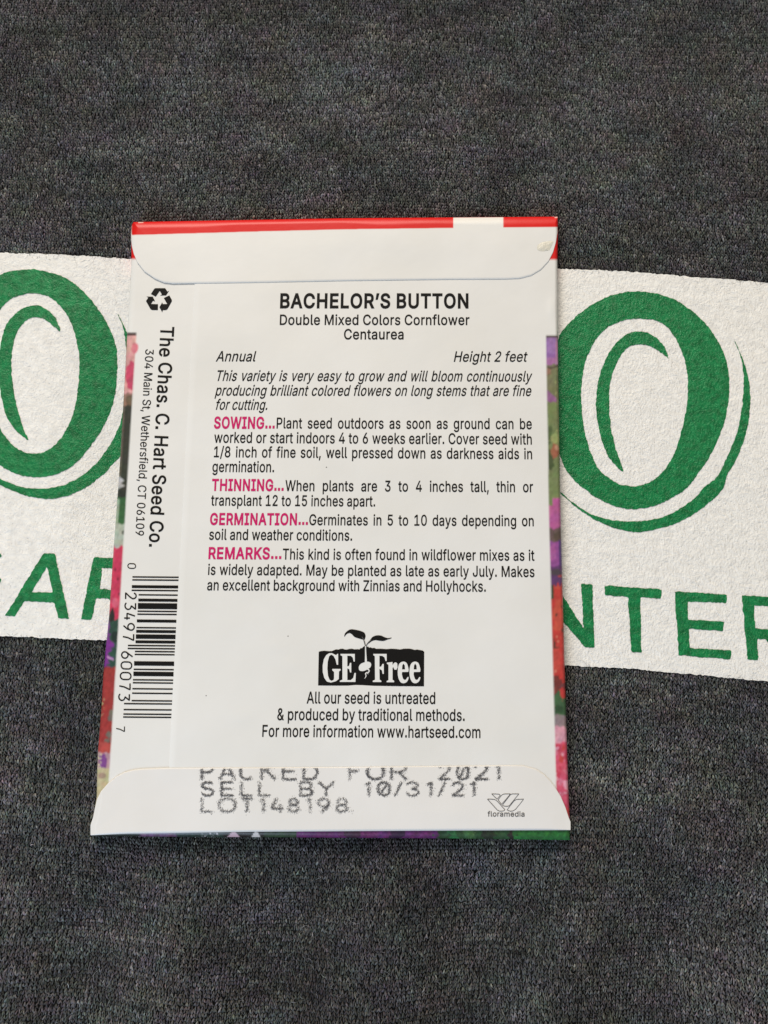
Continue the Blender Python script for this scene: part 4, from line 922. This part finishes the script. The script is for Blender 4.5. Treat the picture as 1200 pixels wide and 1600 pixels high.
entry('SOWING...', 334, 429, 669, 'Plant seed outdoors as soon as ground can be', 432, 831, 669.2, 670.4, [
    ('worked or start indoors 4 to 6 weeks earlier. Cover seed with', 334.3, 691.6, 831, 694.4, 1),
    ('1/8 inch of fine soil, well pressed down as darkness aids in', 334, 714.2, 831.5, 717.3, 1),
    ('germination.', 331.6, 737.2, 428, 737.7, 0)])
entry('THINNING...', 330.7, 443, 766.3, 'When plants are 3 to 4 inches tall, thin or', 445.5, 833, 767, 768.9, [
    ('transplant 12 to 15 inches apart.', 329.4, 789.8, 586, 791.3, 0)])
entry('GERMINATION...', 327.8, 481, 819.6, 'Germinates in 5 to 10 days depending on', 483, 834, 820.3, 822, [
    ('soil and weather conditions.', 326.5, 843.2, 550, 844.7, 0)])
entry('REMARKS...', 325.5, 439.5, 872.9, 'This kind is often found in wildflower mixes as it', 441.5, 835.2, 874, 876, [
    ('is widely adapted. May be planted as late as early July. Makes', 324.7, 898, 835.2, 901.5, 1),
    ('an excellent background with Zinnias and Hollyhocks.', 323.4, 922.2, 759, 924.4, 0)])
print('TEXT cond/space', [(round(a, 3), round(s)) for a, s in INFO])
lay('growing_directions', body, ZP, M_BLACK, back)
lay('section_titles', pink, ZP, M_PINK, back, 'bold magenta section titles in capitals')
b = Bag()
set_text(b, 'All our seed is untreated', (479, 1099), (680, 1099.8), 18, bold=10)
set_text(b, '& produced by traditional methods.', (433, 1125), (726, 1126.4), 18, bold=10)
set_text(b, 'For more information www.hartseed.com', (409.6, 1151), (750.7, 1153), 18, bold=10)
lay('seed_statement', b, ZP, M_BLACK, back)

# GE Free emblem
E_ = lambda L: [(480 + x / 6.0, 970 + y / 6.0) for x, y in L]
topline = [(108, 290), (130, 284), (160, 281), (200, 285), (232, 284), (250, 276), (270, 268), (292, 270), (312, 263), (335, 262), (350, 269), (372, 270), (395, 264), (420, 262), (440, 268), (470, 266), (490, 269), (498, 258), (515, 256), (522, 246), (540, 236), (558, 242), (572, 243), (580, 252), (596, 249), (606, 256), (630, 254), (645, 263), (690, 262), (740, 266), (790, 262), (830, 264), (870, 269), (905, 262), (955, 261), (985, 266), (1005, 273), (1030, 270), (1062, 275), (1085, 280), (1097, 292)]
b = Bag()
b.poly(E_(topline + [(1095, 614), (102, 606)]))
b.poly(E_(smooth_loop([(349, 150), (352, 122), (376, 96), (408, 80), (452, 84), (500, 95), (535, 112), (547, 140), (540, 172), (528, 176), (490, 167), (445, 152), (418, 125), (396, 115), (370, 124)], 3)))
b.poly(E_(smooth_loop([(560, 222), (588, 182), (612, 152), (650, 137), (692, 139), (722, 152), (756, 163), (790, 157), (782, 167), (748, 177), (716, 189), (674, 186), (640, 181), (612, 188), (598, 196)], 3)))
ge = lay('ge_free_emblem', b, ZP, M_BLACK, back, 'black soil block emblem with a sprouting seedling reading GE Free')
b = Bag()
G = [(290, 310), (290, 412), (277, 412), (266, 365), (248, 330), (224, 316), (205, 334), (192, 385), (189, 450), (195, 515), (209, 552), (228, 563), (246, 556), (252, 540), (252, 480), (235, 464), (235, 451), (313, 451), (313, 463), (298, 476), (296, 545), (270, 566), (222, 579), (185, 570), (160, 535), (146, 480), (145, 420), (156, 360), (178, 322), (205, 304), (232, 303), (258, 316), (273, 322), (281, 310)]
EE = [(312, 310), (446, 310), (446, 382), (435, 382), (428, 346), (410, 329), (376, 327), (376, 427), (392, 424), (401, 394), (413, 394), (413, 484), (401, 484), (394, 453), (376, 446), (376, 556), (408, 556), (432, 536), (443, 489), (456, 489), (452, 573), (306, 573), (306, 562), (330, 552), (330, 332), (312, 322)]
FR = [(620, 310), (745, 310), (745, 377), (734, 377), (725, 343), (705, 329), (677, 327), (677, 431), (694, 429), (705, 404), (718, 404), (718, 498), (707, 498), (700, 463), (677, 451), (679, 552), (695, 562), (695, 574), (615, 574), (615, 562), (636, 552), (634, 332), (620, 322)]
rr = [(747, 392), (800, 386), (800, 416), (815, 394), (832, 389), (845, 402), (847, 438), (835, 460), (817, 457), (808, 434), (800, 442), (800, 552), (815, 563), (815, 576), (745, 576), (745, 565), (762, 556), (762, 412), (747, 403)]
for L in (G, EE, FR, rr): b.poly(E_(L))
eo = smooth_loop([(948, 479), (890, 480), (893, 525), (906, 551), (926, 551), (940, 528), (951, 532), (940, 565), (915, 584), (884, 582), (862, 555), (850, 510), (850, 450), (862, 405), (885, 386), (910, 383), (932, 396), (946, 432)], 2)
eh = [(889, 456), (917, 456), (915, 420), (902, 401), (892, 418)]
for dx in (0, 110):
    V, F = fill([[(480 + (x + dx) / 6, 970 + y / 6) for x, y in eo], [(480 + (x + dx) / 6, 970 + y / 6) for x, y in eh]], evenodd=True); b.add(V, F)
b.ribbon(E_([(547, 236), (547, 280), (549, 330), (550, 385)]), 2, taper=np.array([9, 11, 14, 20]) / 6.0)
b.poly(E_(smooth_loop([(484, 450), (486, 425), (505, 402), (535, 390), (560, 382), (590, 390), (600, 412), (590, 438), (565, 452), (545, 466), (515, 472), (492, 466)], 3)))
b.ribbon(E_([(556, 450), (575, 456), (582, 470), (574, 484), (556, 486), (546, 495), (550, 506), (552, 518), (546, 530), (538, 542)]), 1.8, taper=np.array([14, 12, 11, 11, 11, 10, 9, 8, 6, 3]) / 6)
b.ribbon(E_([(562, 484), (566, 494), (572, 500)]), 1.2, taper=np.array([8, 6, 3]) / 6)
lay('emblem_lettering', b, ZP + 0.00003, M_WHITE, ge if False else back)
b = Bag()
b.ribbon(E_([(512, 148), (528, 172), (538, 205), (546, 236)]), 1.4, taper=np.array([4, 9, 10, 9]) / 6)
b.ribbon(E_([(604, 178), (580, 196), (562, 218), (552, 236)]), 1.4, taper=np.array([4, 9, 9, 8]) / 6)
lay('seedling_stem', b, ZP + 0.00004, M_LINE, back)

# small specks in the paper print
for x, y, r in ((510, 730, 1.0), (450, 994, 0.9), (322, 1087, 0.9)):
    b = Bag(); a = np.arange(7) / 7 * 2 * math.pi
    b.poly([(x + r * math.cos(t), y + 0.7 * r * math.sin(t)) for t in a])
    lay('print_speck', b, ZP, M_LINE, back)

# recycling arrows
b = Bag()
for L in ([(343, 325), (408, 224), (422, 210), (445, 203), (640, 204), (688, 274), (722, 257), (660, 355), (535, 357), (572, 332), (527, 262), (445, 381)],
          [(612, 408), (728, 354), (780, 450), (779, 480), (690, 640), (660, 660), (591, 661), (580, 706), (520, 600), (580, 498), (591, 535), (683, 534)],
          [(491, 537), (488, 661), (370, 659), (335, 640), (240, 470), (288, 401), (250, 378), (382, 380), (432, 482), (388, 466), (344, 533)]):
    b.poly(L, 210, 435, 13.333)
lay('recycling_symbol', b, ZS, M_BLACK, tab)
b = Bag(); set_text(b, 'The Chas. C. Hart Seed Co.', (251.3, 510), (232.7, 854), 20.6, bold=14, upv=(1.0, 0.045))
lay('company_name', b, ZS, M_BLACK, tab)
b = Bag(); set_text(b, '304 Main St, Wethersfield, CT 06109', (227.3, 545.5), (211.6, 836.5), 12.9, bold=5, upv=(1.0, 0.045))
lay('address_line', b, ZS, M_BLACK, tab)

# barcode
Lc = ['0001101', '0011001', '0010011', '0111101', '0100011', '0110001', '0101111', '0111011', '0110111', '0001011']
inv = lambda s: ''.join('1' if c == '0' else '0' for c in s)
code = '101' + ''.join(Lc[int(c)] for c in '023497') + '01010' + ''.join(inv(Lc[int(c)]) for c in '600737') + '101'
b = Bag()
i = 0
y0, y1 = 900.3, 1121.6
while i < 95:
    if code[i] == '1':
        j = i
        while j < 95 and code[j] == '1': j += 1
        ya = y0 + (y1 - y0) * i / 95.0; yb_ = y0 + (y1 - y0) * j / 95.0 - 0.15
        ym = (ya + yb_) / 2
        long_ = i < 10 or i >= 85 or 45 <= i < 50
        xl = 207 + (ym - 900) * (192.3 - 207) / 221.5 + (0 if long_ else 11.5)
        xr = seam(ym) - 0.6
        for q in range(6):
            a_, c_ = q / 6.0, (q + 1) / 6.0
            xa, xc = xl + (xr - xl) * a_, xl + (xr - xl) * c_
            b.add([(xa, ya + 0.6 * a_), (xc, ya + 0.6 * c_), (xc, yb_ + 0.6 * c_), (xa, yb_ + 0.6 * a_)], [(0, 1, 2), (0, 2, 3)])
        i = j
    else: i += 1
def arc(cx, cy, rx, ry, a0, a1, n=14):
    t = np.radians(np.linspace(a0, a1, n)); return [(cx + rx * math.cos(a), cy + ry * math.sin(a)) for a in t]
STK = {   # monoline strokes in a unit box, y up
    '0': [arc(.5, .68, .46, .30, 0, 180, 10) + arc(.5, .32, .46, .30, 180, 360, 10) + [(.96, .68)]],
    '0s': [arc(.5, .68, .46, .30, 0, 180, 10) + arc(.5, .32, .46, .30, 180, 360, 10) + [(.96, .68)], [(.25, .15), (.75, .85)]],
    '1': [[(.2, .80), (.55, .98), (.55, .0)]],
    '2': [arc(.48, .70, .42, .27, 165, -20, 12) + [(.62, .38), (.06, .02), (.96, .02)]],
    '3': [[(.06, .97), (.88, .97), (.42, .58)] + arc(.44, .30, .48, .28, 88, -145, 14)],
    '3r': [arc(.45, .74, .42, .24, 160, -80, 12) + [(.4, .51)], arc(.45, .26, .48, .26, 85, -160, 12)],
    '4': [[(.42, .98), (.06, .26), (.95, .26)], [(.72, .52), (.72, .0)]],
    '6': [[(.72, 1.0), (.2, .52)] + arc(.5, .30, .44, .29, 150, 510, 22)],
    '7': [[(.05, .97), (.92, .97), (.55, .45), (.42, .0)]],
    '8': [arc(.5, .74, .38, .24, 0, 360, 18), arc(.5, .26, .46, .25, 0, 360, 18)],
    '9': [arc(.5, .68, .45, .29, 0, 360, 20), [(.93, .60), (.80, .35), (.35, .0)]],
    '/': [[(.05, .0), (.95, 1.0)]],
    'P': [[(.06, 0), (.06, .98), (.6, .98)] + arc(.62, .72, .34, .26, 90, -90, 8) + [(.06, .46)]],
    'A': [[(.0, .0), (.5, 1.0), (1.0, .0)], [(.18, .34), (.82, .34)]],
    'C': [arc(.52, .5, .46, .49, 45, 315, 18)],
    'K': [[(.06, 0), (.06, 1)], [(.95, 1), (.1, .44)], [(.38, .60), (1.0, 0)]],
    'E': [[(.96, .98), (.06, .98), (.06, .02), (1.0, .02)], [(.06, .52), (.86, .52)]],
    'D': [[(.06, .02), (.06, .98), (.45, .98)] + arc(.46, .5, .48, .48, 90, -90, 12) + [(.06, .02)]],
    'F': [[(.06, 0), (.06, .98), (1, .98)], [(.06, .52), (.9, .52)]],
    'O': [arc(.5, .5, .48, .49, 0, 360, 24)],
    'R': [[(.06, 0), (.06, .98), (.6, .98)] + arc(.62, .73, .32, .25, 90, -90, 8) + [(.06, .48)], [(.5, .48), (1.0, .0)]],
    'S': [arc(.5, .75, .42, .24, 30, 270, 12) + arc(.5, .26, .46, .25, 90, -150, 12)],
    'L': [[(.06, 1), (.06, .02), (1, .02)]],
    'B': [[(.06, .02), (.06, .98), (.6, .98)] + arc(.62, .75, .30, .23, 90, -90, 8) + [(.06, .52)], [(.6, .52)] + arc(.64, .27, .33, .25, 90, -90, 8) + [(.06, .02)]],
    'Y': [[(.0, 1), (.5, .48), (1, 1)], [(.5, .48), (.5, 0)]],
    'T': [[(.0, .98), (1, .98)], [(.5, .98), (.5, 0)]],
    '.': [[(.4, .0), (.6, .06)]],
}
def down_digit(ch, ya, yb_, xbase, xtop, w):
    for s in STK[ch]:
        P = [(xbase + (xtop - xbase) * v, ya + (yb_ - ya) * u + 0.4 * v) for u, v in s]
        P = np.array(resample(P, 0.9, closed=False)) if len(P) > 1 else P
        b.ribbon(P, w)
for ch, ya, yb_, xb_ in (('2', 925.6, 936.2, 195.9), ('3', 941.4, 953, 194.9), ('4', 957.5, 968.8, 193.9), ('9', 973.4, 985, 192.9), ('7', 990, 1001, 191.9),
                         ('6', 1017.6, 1029, 189.8), ('0', 1033.6, 1045.5, 188.8), ('0', 1050.2, 1062, 187.6), ('7', 1067, 1078.2, 186.3), ('3', 1083.8, 1095.2, 185.2)):
    down_digit(ch, ya, yb_, xb_, xb_ + 17.3, 2.1)
down_digit('0', 880.2, 888.2, 199.4, 212.2, 1.5)
down_digit('7', 1134.4, 1143.4, 181.5, 194.8, 1.5)
lay('barcode', b, ZS, M_BLACK, tab)

# inked date stamp on the bottom flap: ribbon ink, so every stroke is a drift of small dots
b = Bag()
R2 = random.Random(5)
def flap_top(x): return np.interp(x, FB[:, 0], FB[:, 1])
def stamp(ch, x0, x1, yt_, yb_, dens, sp):
    for s in STK[ch]:
        P = resample([(x0 + (x1 - x0) * u, yb_ + (yt_ - yb_) * v) for u, v in s], 0.5, closed=False)
        ink = R2.uniform(0.75, 1.15)
        for x, y in P:
            fade = 0.6 + 0.8 * float(vnoise(np.array(x / 5.0), np.array(y / 5.0), 77))
            for _ in range(int(dens * ink * fade + R2.random())):
                dx = R2.gauss(0.15, sp); dy = R2.gauss(0, sp * 0.8)
                if R2.random() < 0.06: dx += R2.gauss(1.5, 2.0); dy += R2.gauss(0.5, 1.4)
                r = R2.uniform(0.28, 0.6)
                cx, cy = x + dx, y + dy
                if cy - r < float(flap_top(cx)) + 0.8: continue
                a = R2.random() * 3
                b.add([(cx + r * math.cos(a + t), cy + r * math.sin(a + t)) for t in (0, 1.57, 3.14, 4.71)], [(0, 1, 2), (0, 2, 3)])
for t, xs_ in (('PACKEDFOR2021', [(314, 333), (343, 366), (374, 396), (407, 430), (441, 462), (473, 497), (545, 561), (573, 600), (610, 635), (685, 704), (714, 732), (741, 763), (772, 785)]),):
    for ch, (a, e) in zip(t, xs_): stamp({'0': '0s'}.get(ch, ch), a, e, 1193.5, 1218, 5.4, 1.55)
for ch, (a, e) in zip('SELLBY10/31/21', [(314, 334), (345, 364), (376, 393), (404, 421), (468, 488), (498, 521), (568, 583), (590, 609), (616, 628), (635, 655), (665, 681), (685, 696), (706, 725), (732, 748)]):
    stamp({'3': '3r', '0': '0s'}.get(ch, ch), a, e, 1222, 1243.3, 5.2, 1.5)
for ch, (a, e) in zip('LOT148198.', [(314, 331), (341, 368), (377, 394), (404, 418), (423, 443), (450, 467), (477, 490), (496, 515), (525, 543), (547, 550)]):
    stamp(ch, a, e, 1247.3, 1268.8, 3.8, 1.75)
lay('date_stamp', b, ZF, M_GREY, bottom_flap, 'smudged grey ribbon stamp with packing date, sell by date and lot number')

# printer's petal mark
F_ = lambda L: [(740 + x / 12.0, 1220 + y / 12.0) for x, y in L]
b = Bag()
for L in ([(258, 343), (330, 344), (385, 350), (420, 363), (450, 390), (500, 445), (588, 545), (570, 560), (540, 568), (490, 570), (450, 552), (400, 500)],
          [(338, 245), (400, 246), (470, 250), (502, 268), (440, 346)],
          [(522, 442), (460, 360), (500, 300), (530, 265), (570, 247), (690, 245), (610, 345)],
          [(540, 455), (640, 325), (695, 255), (725, 246), (850, 245), (760, 355), (670, 465), (640, 478), (590, 478), (556, 468)],
          [(628, 545), (700, 450), (760, 375), (800, 350), (940, 343), (860, 445), (790, 530), (750, 560), (700, 572), (655, 562)]):
    b.ribbon(resample(F_(L), 1.0), 0.85, closed=True)
set_text(b, 'floramedia', (761.8, 1275.7), (819.6, 1275.9), 7.9, bold=10)
lay('petal_logo', b, ZF, M_LINE, bottom_flap)

# dried drop of glue near the flap's corner
M_GLUE, nt, p = new_mat('dried_glue')
p.inputs['Base Color'].default_value = (0.68, 0.64, 0.53, 1); p.inputs['Roughness'].default_value = 0.42
gn = tex_noise(nt, 2500, 3); gb = bump(nt, gn.outputs['Fac'], 0.0002, 0.6); nt.links.new(gb.outputs[0], p.inputs['Normal'])
th = np.linspace(0, 2 * math.pi, 36, endpoint=False)
rings = [1.0, 0.85, 0.6, 0.3]
V = []; F = []
rr_ = 1 + 0.22 * (vnoise(np.cos(th) * 2 + 5, np.sin(th) * 2, 4) - 0.5) * 2
for kx, s in enumerate(rings):
    x = 852 + 12.0 * s * rr_ * np.cos(th); y = 384.5 - 0.25 * 12 * s * np.cos(th) + 8.2 * s * rr_ * np.sin(th)
    hh = 0.00022 + 0.00002 + 0.00011 * (1 - s ** 2) * (0.7 + 0.6 * vnoise(x / 3, y / 3, 2))
    V.append(unproj(x, y, pack_h(x, y) + hh))
n = len(th)
for kx in range(3):
    for i in range(n):
        F.append((kx * n + i, kx * n + (i + 1) % n, (kx + 1) * n + (i + 1) % n, (kx + 1) * n + i))
V.append(V[-1].mean(0, keepdims=True)); c_ = 4 * n
for i in range(0, n): F.append((3 * n + i, 3 * n + (i + 1) % n, c_, c_))
F = np.array(F)
F3 = []
for q_ in F:
    F3.append((q_[2], q_[1], q_[0]))
    if q_[3] != q_[2]: F3.append((q_[3], q_[2], q_[0]))
make_obj('glue_spot', np.concatenate(V), np.array(F3), M_GLUE, top_flap)
